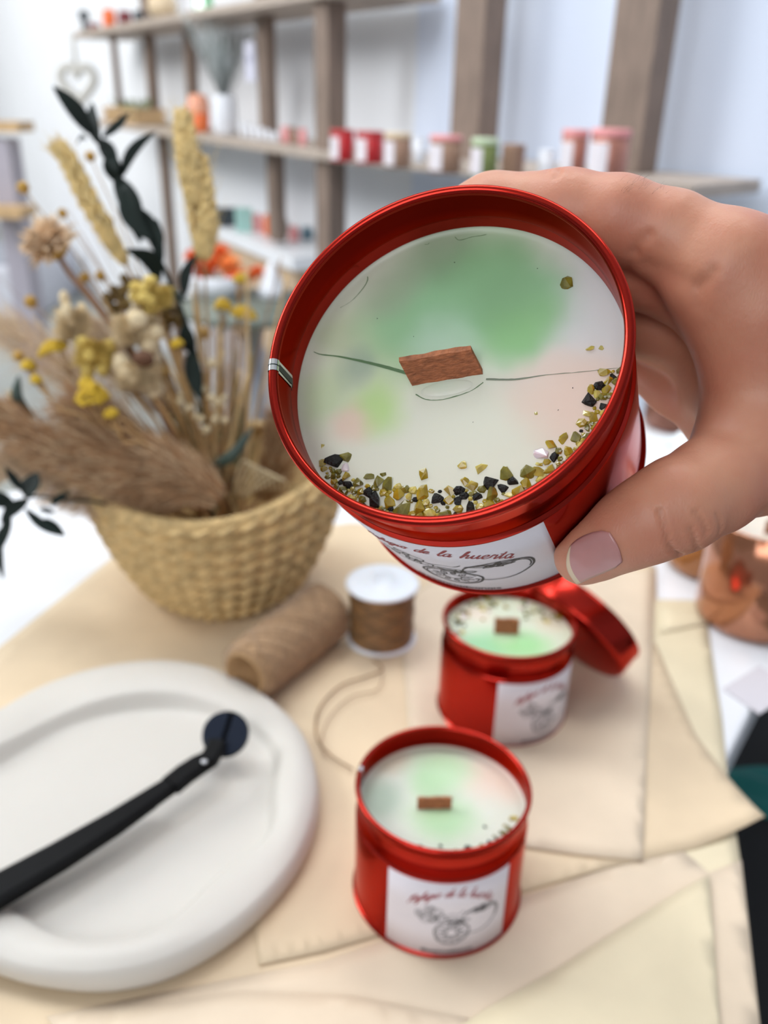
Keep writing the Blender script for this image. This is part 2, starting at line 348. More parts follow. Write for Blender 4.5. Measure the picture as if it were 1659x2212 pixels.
def drawing_strokes():
    """vegetable line drawing: bunch at the left, cut slice in the middle, big round fruit with star leaf at the right"""
    S = []
    cx, cy = 1.2, 12.6
    S.append((arc(cx, cy, 7.2, 6.6, 0, 360, 40, .02), .38)); S.append((arc(cx, cy, 6.3, 5.7, 20, 350, 36, .02), .22))
    S.append((arc(cx, cy, 2.2, 2.0, 0, 360, 20, .06), .25))
    for k in range(11):
        a = 2 * math.pi * k / 11 + .2; ca, sa = math.cos(a), math.sin(a)
        S.append(([(cx + 2.6 * ca, cy + 2.4 * sa), (cx + 4.0 * math.cos(a + .16), cy + 3.7 * math.sin(a + .16)), (cx + 5.3 * ca, cy + 4.9 * sa), (cx + 4.0 * math.cos(a - .16), cy + 3.7 * math.sin(a - .16)), (cx + 2.6 * ca, cy + 2.4 * sa)], .2))
        S.append(([(cx + 3.7 * ca, cy + 3.4 * sa), (cx + 4.3 * ca, cy + 4.0 * sa)], .35))
    S.append((arc(cx + 11.5, cy + 5.6, 9.0, 7.2, -150, 120, 40, .015, .35), .36)); S.append((arc(cx + 11.8, cy + 5.6, 8.0, 6.2, -40, 60, 20, .015, .35), .25))
    S.append((arc(cx + 9.6, cy + 7.0, 5.5, 4.8, 95, 200, 20, .02), .3))
    sx, sy = cx + 12.0, cy + 10.6
    for a, l in ((15, 6.5), (60, 3.2), (140, 3.6), (175, 6.8), (215, 3.5), (300, 3.2), (345, 4.6)):
        r = math.radians(a); n = (-math.sin(r) * .6, math.cos(r) * .6)
        e = (sx + l * math.cos(r), sy + l * .55 * math.sin(r))
        S.append(([(sx + n[0], sy + n[1]), ((sx + e[0]) / 2 + n[0], (sy + e[1]) / 2 + n[1]), e, ((sx + e[0]) / 2 - n[0], (sy + e[1]) / 2 - n[1]), (sx - n[0], sy - n[1])], .34))
    S.append(([(sx - .5, sy), (sx + .6, sy + 1.8), (sx + 1.6, sy + 2.4)], .5))
    # leaves over the slice
    bx, by = cx + 3.2, cy + 6.0
    for a, l in ((150, 6), (195, 5), (95, 3.5), (20, 4.2), (240, 3)):
        r = math.radians(a); n = (-math.sin(r) * .8, math.cos(r) * .8); e = (bx + l * math.cos(r), by + l * .6 * math.sin(r))
        S.append(([(bx, by), ((bx + e[0]) / 2 + n[0], (by + e[1]) / 2 + n[1]), e, ((bx + e[0]) / 2 - n[0], (by + e[1]) / 2 - n[1]), (bx, by)], .32))
    # bunch at the left
    lx, ly = cx - 10.5, cy + 8.2
    for (ox, oy, r) in ((0, 0, 3.0), (3.6, 3.4, 2.6), (-2.6, 1.6, 2.2), (2.6, -.6, 2.0), (5.6, .4, 2.2), (1.2, 5.2, 1.9)):
        S.append((arc(lx + ox, ly + oy, r, r * .9, 0, 360, 22, .07), .24)); S.append((arc(lx + ox, ly + oy, r * .55, r * .5, 30, 330, 14, .1), .18))
    S.append(([(lx + 6.5, ly + 1), (lx + 10, ly + 2.6), (lx + 13, ly + 2.2), (lx + 15, ly + 4)], .22)); S.append(([(lx + 7, ly - 1), (lx + 10, ly + .6), (lx + 13, ly)], .22))
    return S
def grain(c, size, parent, m_, flat=0.7, name='resin_grain'):
    mb = MB(); n = 9; 
    pts = []
    bm = bmesh.new()
    for k in range(16):
        v = rng.normal(size=3); v /= np.linalg.norm(v); v = v * np.array([1, rng.uniform(.6, 1.0), flat]) * rng.uniform(.75, 1.0)
        bm.verts.new(tuple(v * size / 2))
    bmesh.ops.convex_hull(bm, input=bm.verts)
    loose = [v for v in bm.verts if not v.link_faces]
    for v in loose: bm.verts.remove(v)
    me = bpy.data.meshes.new(name); bm.to_mesh(me); bm.free(); me.materials.append(m_)
    a = rng.uniform(0, 6.28)
    o = bpy.data.objects.new(name, me); COL.objects.link(o); o.parent = parent; o.location = tuple(map(float, c)); o.rotation_euler = (rng.uniform(-.3, .3), rng.uniform(-.3, .3), a)
    return o

def make_tin(F, label_text, cat, th_label, wax_z, waxm, seam_th=None, lab_w=53.7):
    root = empty('candle_tin', F.b, label_text, cat, mat3=[F.e1, F.e2, F.up])
    V, Fc = lathe(tin_outer(), 160); body = mesh_obj('tin_body', V, Fc, RED, root)
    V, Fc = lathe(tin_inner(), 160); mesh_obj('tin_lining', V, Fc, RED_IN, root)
    # wax with a soft meniscus at the wall
    prof = [(0.0, wax_z)] + [(r, wax_z) for r in np.linspace(.002, .033, 18)] + [(.0345, wax_z + .00006), (.0354, wax_z + .00025), (.0360, wax_z + .0006), (.03635, wax_z + .0009)]
    V, Fc = lathe(prof, 160); wx = mesh_obj('wax', V, Fc, waxm, root)
    # paper label
    th0 = th_label; V = []; Fc = []; n = 40; hw = lab_w / 2; LH = 41.8
    for k in range(n + 1):
        u = -hw + lab_w * k / n
        for v in (0, 14, 28, LH): V.append(on_cyl(u, v, th0, TIN_R + .00012))
    for k in range(n):
        for j in range(3): a = k * 4 + j; Fc.append((a, a + 4, a + 5, a + 1))
    lab = mesh_obj('paper_label', V, Fc, LABEL, root); s_ = lab.modifiers.new('thick', 'SOLIDIFY'); s_.thickness = .0001; s_.offset = -1
    tag(lab, 'white paper label')
    mb = MB(); stroke_mesh(mb, layout_text('Refugio de la huerta', GLYPH, 2.5, .45, 7.4, 35.5), th0, .40, TIN_R + .00022)
    for i in range(len(mb.v)): mb.v[i] = (mb.v[i][0], mb.v[i][1], mb.v[i][2] + .0272)
    o = mb.build('lettering', REDINK, lab, False); tag(o, 'red handwritten lettering')
    mb = MB()
    for s_, wd in drawing_strokes(): stroke_mesh(mb, [s_], th0, wd * 1.25, TIN_R + .00022, 2)
    for i in range(len(mb.v)): mb.v[i] = (mb.v[i][0], mb.v[i][1], mb.v[i][2] + .0012)
    o = mb.build('line_drawing', INK, lab, False); tag(o, 'black line drawing of vegetables')
    mb = MB(); stroke_mesh(mb, layout_text('@esenciadeanais', BLOCK, 1.7, 0, 0, 22), th0, .34, TIN_R + .00022, 2)
    for i in range(len(mb.v)): mb.v[i] = (mb.v[i][0], mb.v[i][1], mb.v[i][2] + .0018)
    o = mb.build('web_name', INK, lab, False); tag(o, 'small black block lettering')
    if seam_th is not None:
        mb = MB(); h = TIN_H
        def strip(hw_, prof, mi):
            V = []; Fc = []
            for (r, z) in prof:
                for k in range(5): a = seam_th + (k / 2 - 1) * hw_ / .0365; V.append((r * math.cos(a), r * math.sin(a), z))
            for i in range(len(prof) - 1):
                for k in range(4): a = i * 5 + k; Fc.append((a, a + 1, a + 6, a + 5))
            mb.add(V, Fc, mi)
        bead = [(0.0364 + 0.00118 * math.cos(math.radians(a)), h - 0.00108 + 0.00118 * math.sin(math.radians(a))) for a in np.linspace(-70, 215, 16)]
        strip(.0013, bead, 0); strip(.00012, [(r + .00003 if i < 10 else r - .00003, z + .00002) for i, (r, z) in enumerate(bead)], 1)
        inn = [(.03545, h - .0016), (.03545, h - .0085), (.0359, h - .0099), (.03625, h - .0108), (.03625, wax_z - .0005)]
        strip(.0014, inn, 0); strip(.0007, [(r - .0001, z) for r, z in inn], 1)
        tag(mb.build('seam', None, root, True, [SILVER, DARKSEAM]), 'bare silver seam strip')
    return root, body
def wick(root, F, wax_z, pl, pr, w_h, lean, thick=.0011, name='wooden_wick'):
    """thin wooden slab standing in the wax: foot from pl to pr (tin xy), leaning by 'lean' (tin xy)"""
    pl, pr = np.array(pl), np.array(pr); t = (pr - pl) / np.linalg.norm(pr - pl); n = np.array([-t[1], t[0]])
    N = 14; V = []; Fc = []
    for i in range(N + 1):
        for j in range(5):
            s_ = i / N; q = j / 4; top = w_h * q * (1 + .03 * math.sin(9 * s_ + 2)) 
            p = pl + (pr - pl) * s_ + np.array(lean) * q
            for sd in (-1, 1): V.append((*(p + n * thick / 2 * sd * (1 + .15 * math.sin(20 * s_ + j))), wax_z - .001 + top + .001 * q))
    ix = lambda i, j, k: (i * 5 + j) * 2 + k
    for i in range(N):
        for j in range(4):
            Fc.append((ix(i, j, 0), ix(i + 1, j, 0), ix(i + 1, j + 1, 0), ix(i, j + 1, 0))); Fc.append((ix(i, j, 1), ix(i, j + 1, 1), ix(i + 1, j + 1, 1), ix(i + 1, j, 1)))
        Fc.append((ix(i, 4, 0), ix(i + 1, 4, 0), ix(i + 1, 4, 1), ix(i, 4, 1)))
    for i in (0, N):
        for j in range(4): Fc.append((ix(i, j, 0), ix(i, j + 1, 0), ix(i, j + 1, 1), ix(i, j, 1)))
    return mesh_obj(name, V, Fc, WOODWICK, root, False)

CREAM = srgb(224, 224, 206)
# ---- the held tin
wzH = TIN_H - .0142
def bl(F, wz, px, py, r, col, st):
    q = F.top(px, py, wz) * 1000; return (q[0], q[1], r, col, st)
G1, G2, G3, G4 = srgb(152, 198, 150), srgb(138, 182, 132), srgb(198, 214, 170), srgb(128, 150, 118)
PK, LAV = srgb(232, 205, 188), srgb(222, 222, 222)
wm = wax_material('green_and_cream_wax', CREAM, [
    bl(FH, wzH, 1270, 680, 22, LAV, .9), bl(FH, wzH, 1250, 860, 13, PK, .85), bl(FH, wzH, 1150, 830, 9, PK, .5), bl(FH, wzH, 830, 640, 20, srgb(206, 212, 190), .8),
    bl(FH, wzH, 850, 740, 14, G3, .9), bl(FH, wzH, 735, 730, 9, srgb(196, 206, 172), .9), bl(FH, wzH, 700, 860, 9, G3, .8), bl(FH, wzH, 815, 890, 8, srgb(190, 218, 146), .95), bl(FH, wzH, 768, 920, 6, PK, .9),
    bl(FH, wzH, 1010, 640, 20, G1, 1), bl(FH, wzH, 1110, 650, 14, G1, .95), bl(FH, wzH, 890, 700, 14, G1, .85), bl(FH, wzH, 1120, 715, 9, srgb(150, 200, 138), .95), bl(FH, wzH, 960, 750, 9, srgb(196, 222, 200), .7),
    bl(FH, wzH, 950, 545, 11, G4, .65), bl(FH, wzH, 1060, 590, 11, G2, .6), bl(FH, wzH, 850, 620, 9, srgb(160, 172, 146), .6), bl(FH, wzH, 1090, 660, 8, G2, .5), bl(FH, wzH, 770, 800, 6, srgb(146, 166, 148), .6)])
held, held_body = make_tin(FH, 'red candle tin held up in the hand, nearest the camera, with crumbs in the wax', 'candle', math.radians(-105.2), wzH, wm, seam_th=math.radians(178))
pl, pr = FH.top(893, 834, wzH)[:2], FH.top(1046, 809, wzH)[:2]
def lean_for(F, foot_px, top_px, wz, hgt):
    a = F.top(*foot_px, wz)[:2]; b = F.top(*top_px, wz + hgt)[:2]; return b - a
wick(held, FH, wzH, pl, pr, .0050, lean_for(FH, (893, 834), (862, 777), wzH, .0050), .0011)
# wax collar under the wick
q = (pl + pr) / 2; cq = FH.top(965, 838, wzH)[:2]; ax_ = math.atan2(*(pr - pl)[::-1])
R3 = np.array([[math.cos(ax_), -math.sin(ax_), 0], [math.sin(ax_), math.cos(ax_), 0], [0, 0, 1]])
V, Fc = ellipsoid((cq[0], cq[1], wzH - .0006),   .0080, .0024, .00085, 28, 12, R3); mesh_obj('wax_collar', V, Fc, wm, held)
CRACK = mat('crack_shadow_green', srgb(88, 118, 78), 0.6); HAIR = mat('fine_crack', srgb(120, 128, 108), 0.6)
def crack(F, wz, root, pts, widths, m_, name='crack'):
    P = smoothpath([np.append(F.top(x, y, wz)[:2], 0) for x, y in pts], 5); W_ = np.interp(np.linspace(0, 1, len(P)), np.linspace(0, 1, len(widths)), widths) / 1000
    V = []; Fc = []
    for i, p in enumerate(P):
        t = P[min(i + 1, len(P) - 1)] - P[max(i - 1, 0)]; n = np.array([-t[1], t[0]]); n = n / np.linalg.norm(n)
        jj = rng.normal() * .00003
        V += [(p[0] + n[0] * (W_[i] / 2 + jj), p[1] + n[1] * (W_[i] / 2 + jj), wz + .00006), (p[0] - n[0] * W_[i] / 2, p[1] - n[1] * W_[i] / 2, wz + .00006)]
    for i in range(len(P) - 1): Fc.append((2 * i, 2 * i + 1, 2 * i + 3, 2 * i + 2))
    return mesh_obj(name, V, Fc, m_, root, False)
crack(FH, wzH, held, [(664, 752), (690, 765), (730, 770), (780, 780), (830, 792), (878, 806)], [.12, .25, .35, .6, .8, .75], CRACK)
crack(FH, wzH, held, [(1050, 819), (1085, 820), (1120, 819), (1180, 810), (1250, 804), (1335, 795)], [.5, .45, .4, .15, .12, .1], HAIR)
crack(FH, wzH, held, [(898, 852), (920, 863), (950, 864), (985, 856), (1020, 843), (1044, 826)], [.25, .15, .15, .2, .12, .2], CRACK)
crack(FH, wzH, held, [(801, 571), (794, 590), (794, 605), (785, 622), (760, 650), (735, 665)], [.15, .25, .2, .15, .1, .05], CRACK)
crack(FH, wzH, held, [(980, 508), (992, 519), (1020, 512), (1050, 507), (1066, 497), (1075, 488)], [.12, .14, .12, .14, .1, .05], CRACK)
crack(FH, wzH, held, [(896, 524), (912, 527), (926, 527), (934, 510), (950, 502), (965, 499)], [.06, .12, .12, .14, .1, .05], CRACK)
crack(FH, wzH, held, [(1110, 510), (1128, 511), (1150, 512), (1200, 536), (1228, 545), (1240, 541)], [.1, .08, .06, .04, .06, .04], HAIR)
for gx, gy in ((1161, 580), (982, 567), (1237, 838), (1206, 886), (1022, 912), (815, 688), (893, 727)):
    p = FH.top(gx, gy, wzH); grain((p[0], p[1], wzH), .00035, held, BLACKG, name='dark_speck')
# crumbs: single ones read off the photograph ...
single = [(1219, 612, 3.6, 2, .3), (1273, 751, 1.9, 3, .4), (1300, 752, 1.2, 3, .4), (1159, 892, 1.2, 3, .3), (917, 1024, 2.4, 1, .6), (827, 1026, 1.4, 2, .6), (999, 1007, 2.0, 3, .6),
          (1043, 1016, 2.9, 3, .5), (1005, 1043, 2.2, 1, .6), (1093, 1024, 3.2, 2, .4), (1190, 960, 2.2, 1, .6), (1219, 948, 2.2, 1, .6), (1246, 944, 2.4, 2, .6), (1168, 980, 2.8, 5, .5), (1196, 988, 2.0, 4, .6),
          (1226, 973, 2.6, 1, .6), (1275, 842, 2.0, 1, .6), (1272, 865, 3.0, 4, .7), (1304, 804, 2.4, 1, .6), (1310, 822, 2.2, 1, .6), (1327, 815, 1.6, 4, .6), (1303, 876, 1.8, 4, .6), (1273, 893, 2.0, 3, .6), (1282, 902, 2.2, 1, .6),
          (1270, 924, 1.6, 2, .6), (697, 964, 1.1, 3, .4), (725, 995, 4.0, 4, .5), (746, 990, 3.0, 2, .5), (692, 1005, 2.2, 1, .4), (688, 1024, 1.8, 1, .4), (745, 1012, 2.2, 5, .4), (753, 1046, 2.2, 4, .7),
          (808, 1082, 4.0, 4, .5), (795, 1064, 2.2, 4, .6), (943, 1077, 3.0, 4, .5), (1058, 1042, 3.2, 4, .6), (1110, 1040, 2.6, 4, .7), (1014, 1096, 2.6, 4, .8), (1032, 1074, 2.0, 4, .7), (1086, 1052, 2.4, 4, .6), (913, 1064, 3.2, 1, .6),
          (868, 1100, 4.2, 2, .5), (840, 1084, 2.8, 1, .6), (1142, 1020, 3.4, 2, .6), (1140, 1044, 3.0, 1, .6), (1166, 1018, 2.6, 1, .6), (1020, 1050, 2.4, 1, .6), (1064, 1066, 3.0, 2, .6), (970, 1060, 2.4, 1, .6), (800, 1032, 2.4, 2, .6)]
GM = {1: RESIN, 2: RESIN2, 3: RESIN3, 4: BLACKG, 5: PINKG}; GN = {1: 'resin_grain', 2: 'resin_grain', 3: 'resin_grain', 4: 'black_seed', 5: 'clear_crystal'}
placed = []
for (x, y, sz, k, fl) in single:
    p = FH.top(x, y, wzH); rr = math.hypot(p[0], p[1]); 
    lim = .0358 - sz * .0007
    if rr > lim: p = p * lim / rr
    grain((p[0], p[1], wzH - .0001 + sz * .00004), sz / 1000 * 1.4, held, GM[k], fl * .75, GN[k]); placed.append((p[0], p[1], sz * 1.4 / 2000))
# ... and the crowded band along the near wall
inner = [(690, 1000), (740, 1010), (770, 1040), (830, 1038), (880, 1056), (960, 1058), (1010, 1052), (1060, 1045), (1110, 1035), (1160, 1000), (1200, 975), (1240, 950), (1262, 900), (1285, 840), (1320, 800)]
ipol = sorted([(math.atan2(*FH.top(x, y, wzH)[:2][::-1]), math.hypot(*FH.top(x, y, wzH)[:2])) for x, y in inner])
ith, ir = np.array([a for a, b in ipol]), np.array([b for a, b in ipol])
cnt = 0; rest = MB(); tries = 0
while tries < 9000:
    tries += 1
    th = rng.uniform(ith[0], ith[-1]); r0 = np.interp(th, ith, ir); rr = rng.uniform(r0, .0354)
    sz = rng.uniform(2.0, 3.8) if tries < 4500 else rng.uniform(.9, 2.2)
    rr = min(rr, .0359 - sz * .0005); p = (rr * math.cos(th), rr * math.sin(th))
    if any((p[0] - a) ** 2 + (p[1] - b) ** 2 < (.62 * (c + sz / 2000)) ** 2 for a, b, c in placed): continue
    placed.append((p[0], p[1], sz / 2000)); k = rng.choice([1, 1, 1, 1, 1, 2, 2, 2, 2, 2, 3, 3, 3, 4])
    if cnt < 62: grain((p[0], p[1], wzH + sz * .00003), sz / 1000 * 1.15, held, GM[k], .5, GN[k]); cnt += 1
    else:
        V, Fc = ellipsoid((p[0], p[1], wzH + sz * .00003), sz / 2000, sz / 2300, sz / 3600, 6, 4, None, .22); rest.add(V, Fc, {1: 0, 2: 1, 3: 2, 4: 3}[int(k)])
o = rest.build('fine_crumbs', None, held, False, [RESIN, RESIN2, RESIN3, BLACKG]); tag(o, 'small yellow and black crumbs', kind='stuff')

# ---- the tin standing nearest on the paper
wz1 = TIN_H - .0118
wm1 = wax_material('pale_green_wax', srgb(212, 214, 200), [bl(F1, wz1, 1070, 1680, 18, srgb(226, 202, 186), .9), bl(F1, wz1, 840, 1640, 12, srgb(206, 192, 170), .8), bl(F1, wz1, 815, 1730, 15, srgb(172, 188, 168), .9),
    bl(F1, wz1, 950, 1665, 17, srgb(186, 214, 174), .95), bl(F1, wz1, 960, 1770, 17, srgb(170, 204, 158), .9), bl(F1, wz1, 925, 1700, 10, srgb(166, 202, 154), .6)])
t1, _ = make_tin(F1, 'red candle tin standing in front on the paper, its label facing the camera', 'candle', math.radians(-86), wz1, wm1, seam_th=math.radians(168))
pl, pr = F1.top(901, 1746, wz1)[:2], F1.top(975, 1745, wz1)[:2]
wick(t1, F1, wz1, pl, pr, .0056, (0, .0005), .0012)
for (x, y, sz, k) in [(1112, 1768, 3, 3), (1104, 1770, 2, 1), (1098, 1790, 2.4, 2), (1087, 1800, 3, 2), (1075, 1812, 3, 4), (1058, 1822, 2.6, 4), (1048, 1786, 1.6, 4), (1040, 1828, 2, 2), (1010, 1834, 3, 4), (1000, 1842, 3, 4), (985, 1838, 1.6, 2),
                      (952, 1828, 1.6, 4), (935, 1840, 2.2, 4), (908, 1830, 2, 4), (895, 1836, 2, 4), (880, 1826, 1.4, 2), (1068, 1806, 2, 2), (1090, 1784, 1.6, 1)]:
    p = F1.top(x, y, wz1); rr = math.hypot(p[0], p[1]); p = p * min(1, .0352 / rr)
    grain((p[0], p[1], wz1 + .0002), sz / 700, t1, GM[k], .6, GN[k])
# ---- the tin behind it
wz2 = TIN_H - .0080
wm2 = wax_material('mint_wax', srgb(208, 214, 190), [bl(F2, wz2, 1030, 1325, 12, srgb(226, 208, 190), .8), bl(F2, wz2, 1190, 1345, 12, srgb(218, 208, 186), .8), bl(F2, wz2, 1050, 1395, 18, srgb(156, 204, 156), 1), bl(F2, wz2, 1130, 1395, 18, srgb(160, 210, 146), 1), bl(F2, wz2, 1090, 1380, 8, srgb(186, 214, 176), .6)])
t2, _ = make_tin(F2, 'red candle tin standing farther back on the paper with a lid leaning on it', 'candle', math.radians(-62), wz2, wm2, seam_th=None)
pl, pr = F2.top(1067, 1367, wz2)[:2], F2.top(1120, 1369, wz2)[:2]
wick(t2, F2, wz2, pl, pr, .0092, (0, .001), .0016)
k0 = 0
while k0 < 64:
    th = rng.uniform(math.radians(15), math.radians(190)); rr = rng.uniform(.024 if rng.random() < .8 else .014, .0350)
    sz = rng.uniform(2.4, 5.5); k = rng.choice([1, 2, 2, 2, 3, 4, 5]); grain((rr * math.cos(th), rr * math.sin(th), wz2 + .0003), sz / 1000, t2, GM[k], .6, GN[k]); k0 += 1
# ---- loose lid leaning against the farther tin
lid = empty('tin_lid', (0, 0, 0), 'red tin lid leaning on its edge behind the farther tin', 'lid')
R_ = .0383; D_ = .0175
prof = [(0, 0), (.030, 0), (.0345, .0006), (.0372, .0010), (R_ - .0005, .0018), (R_, .003), (R_, D_ - .002)] + [(R_ - .0004 + .0008 * math.cos(math.radians(a)), D_ - .0008 + .0008 * math.sin(math.radians(a))) for a in np.linspace(-60, 180, 8)] + [(R_ - .0012, D_ - .002), (R_ - .0012, .003), (R_ - .002, .0016), (0, .0012)]
V, Fc = lathe(prof, 128); lb = mesh_obj('lid_shell', V, Fc, RED, lid)
LID_N = np.array([0.66, 0.52, 0.54]); LID_N /= np.linalg.norm(LID_N)     # from the flat top towards the open side
u_, v_, n_ = basis(LID_N)
mm = Matrix.Identity(4)
LC = at(1228, 1362, 0.515)
def lid_low(c): return c[2] + min(0, D_ * n_[2]) - R_ * math.sqrt(1 - n_[2] ** 2)
LC = LC.copy(); LC[2] = TABLE_Z + .0015 + R_ * math.sqrt(1 - n_[2] ** 2)
for i in range(3): mm[i][0] = u_[i]; mm[i][1] = v_[i]; mm[i][2] = n_[i]; mm[i][3] = LC[i]
lid.matrix_world = mm

# ------------------------------------------------------------------ the hand (one continuous surface grown around finger bones)
def cylp(th, rad, ax):      # around the held tin: degrees, mm from its axis, mm below its rim
    t = math.radians(th); return HC + rad / 1000 * (math.cos(t) * HE1 + math.sin(t) * HE2) - ax / 1000 * HUP
mmr = lambda P, r: (np.asarray(P, float), r / 1000)
INDEX = [mmr(cylp(150, 45.2, 30), 6.8), mmr(cylp(128, 45.6, 30), 7.9), mmr(cylp(104, 46.2, 28), 8.4), mmr(cylp(80, 47.0, 24.5), 9.2), mmr(at(1225, 462, .1975), 9.6), mmr(at(1335, 474, .1925), 9.3), mmr(at(1450, 512, .190), 9.6), mmr(at(1565, 590, .187), 12.2), mmr(at(1680, 672, .19), 15.6)]
MIDDLE = [mmr(cylp(150, 45.6, 43), 7.2), mmr(cylp(125, 46, 41), 8.3), mmr(cylp(95, 46.6, 40), 8.8), mmr(cylp(62, 48, 39), 9.4), mmr(cylp(40, 53, 38), 9.6), mmr(cylp(24, 63, 40), 12), mmr(cylp(14, 74, 46), 15)]
RING = [mmr(cylp(140, 45.6, 58), 6.8), mmr(cylp(118, 46, 58), 7.8), mmr(cylp(88, 46.4, 58), 8.4), mmr(cylp(55, 48, 57), 9.0), mmr(cylp(33, 52, 56), 9.4), mmr(cylp(18, 62, 58), 11), mmr(cylp(8, 73, 62), 14)]
LITTLE = [mmr(cylp(118, 44, 72), 6.0), mmr(cylp(96, 45, 73), 7.0), mmr(cylp(68, 46, 73), 7.4), mmr(cylp(40, 47.5, 72), 7.8), mmr(cylp(20, 51, 70), 8.6), mmr(cylp(8, 60, 72), 11), mmr(cylp(0, 72, 76), 13)]
THUMB = [mmr(at(1258, 1203, .1885), 6.2), mmr(at(1292, 1180, .1860), 7.0), mmr(at(1350, 1148, .1820), 8.0), mmr(at(1405, 1120, .1800), 9.0), mmr(at(1465, 1090, .1800), 9.8), mmr(at(1540, 1048, .184), 10.2), mmr(at(1620, 990, .190), 12.0), mmr(at(1720, 900, .198), 16.5), mmr(at(1850, 850, .215), 22)]
WEB = [mmr(at(1570, 590, .188), 11), mmr(at(1618, 690, .188), 11.0), mmr(at(1636, 790, .190), 11.2), mmr(at(1650, 880, .193), 11.8), mmr(at(1655, 960, .194), 12)]
PALM = [mmr(at(1680, 672, .19), 15.6), mmr(at(1740, 760, .20), 19), mmr(at(1790, 860, .212), 23), mmr(at(1990, 880, .235), 27), mmr(at(2260, 900, .27), 27), mmr(at(2600, 930, .31), 30)]
PALM2 = [mmr(cylp(14, 74, 46), 15), mmr(cylp(8, 76, 58), 15), mmr(cylp(2, 76, 70), 14), mmr(cylp(-4, 90, 70), 17), mmr(at(1990, 880, .235), 25)]
CUP = [mmr(cylp(8, 58, 60), 9), mmr(cylp(2, 62, 66), 10), mmr(cylp(-6, 72, 72), 13)]
def chain_sdf(P, chain):
    """distance to a run of tapered capsules"""
    D = None
    for (a, ra), (b, rb) in zip(chain[:-1], chain[1:]):
        ab = b - a; L2 = ab @ ab; t = np.clip(((P - a) @ ab) / L2, 0, 1); t = t * t * (3 - 2 * t) * .35 + t * .65
        d = np.linalg.norm(P - (a + t[:, None] * ab), axis=1) - (ra + (rb - ra) * t)
        D = d if D is None else smin(D, d, .0025)
    return D
def smin(a, b, k):
    h = np.clip(.5 + .5 * (b - a) / k, 0, 1); return b + (a - b) * h - k * h * (1 - h)
def hand_sdf(P):
    fi = chain_sdf(P, INDEX)
    for c in (MIDDLE, RING, LITTLE): fi = smin(fi, chain_sdf(P, c), .0022)
    pal = smin(smin(chain_sdf(P, PALM), chain_sdf(P, PALM2), .014), chain_sdf(P, CUP), .010)
    d = smin(fi, pal, .007); d = smin(d, chain_sdf(P, WEB), .007); d = smin(d, chain_sdf(P, THUMB), .009)
    # keep clear of the tin it holds: skin flattens against the metal
    q = P - HC; ax = -(q @ HUP); rad = np.linalg.norm(q + ax[:, None] * HUP, axis=1)
    rr = np.where(ax < .0145, .03745, .03735)
    tin = np.maximum(rad - rr, ax - .0606); tin = np.maximum(tin, -ax - .02)
    return -smin(-d, tin, .0012) if False else np.maximum(d, -tin)
def grad(f, P, e=1.5e-4):
    g = np.zeros_like(P)
    for i in range(3):
        dp = np.zeros(3); dp[i] = e; g[:, i] = (f(P + dp) - f(P - dp)) / (2 * e)
    return g
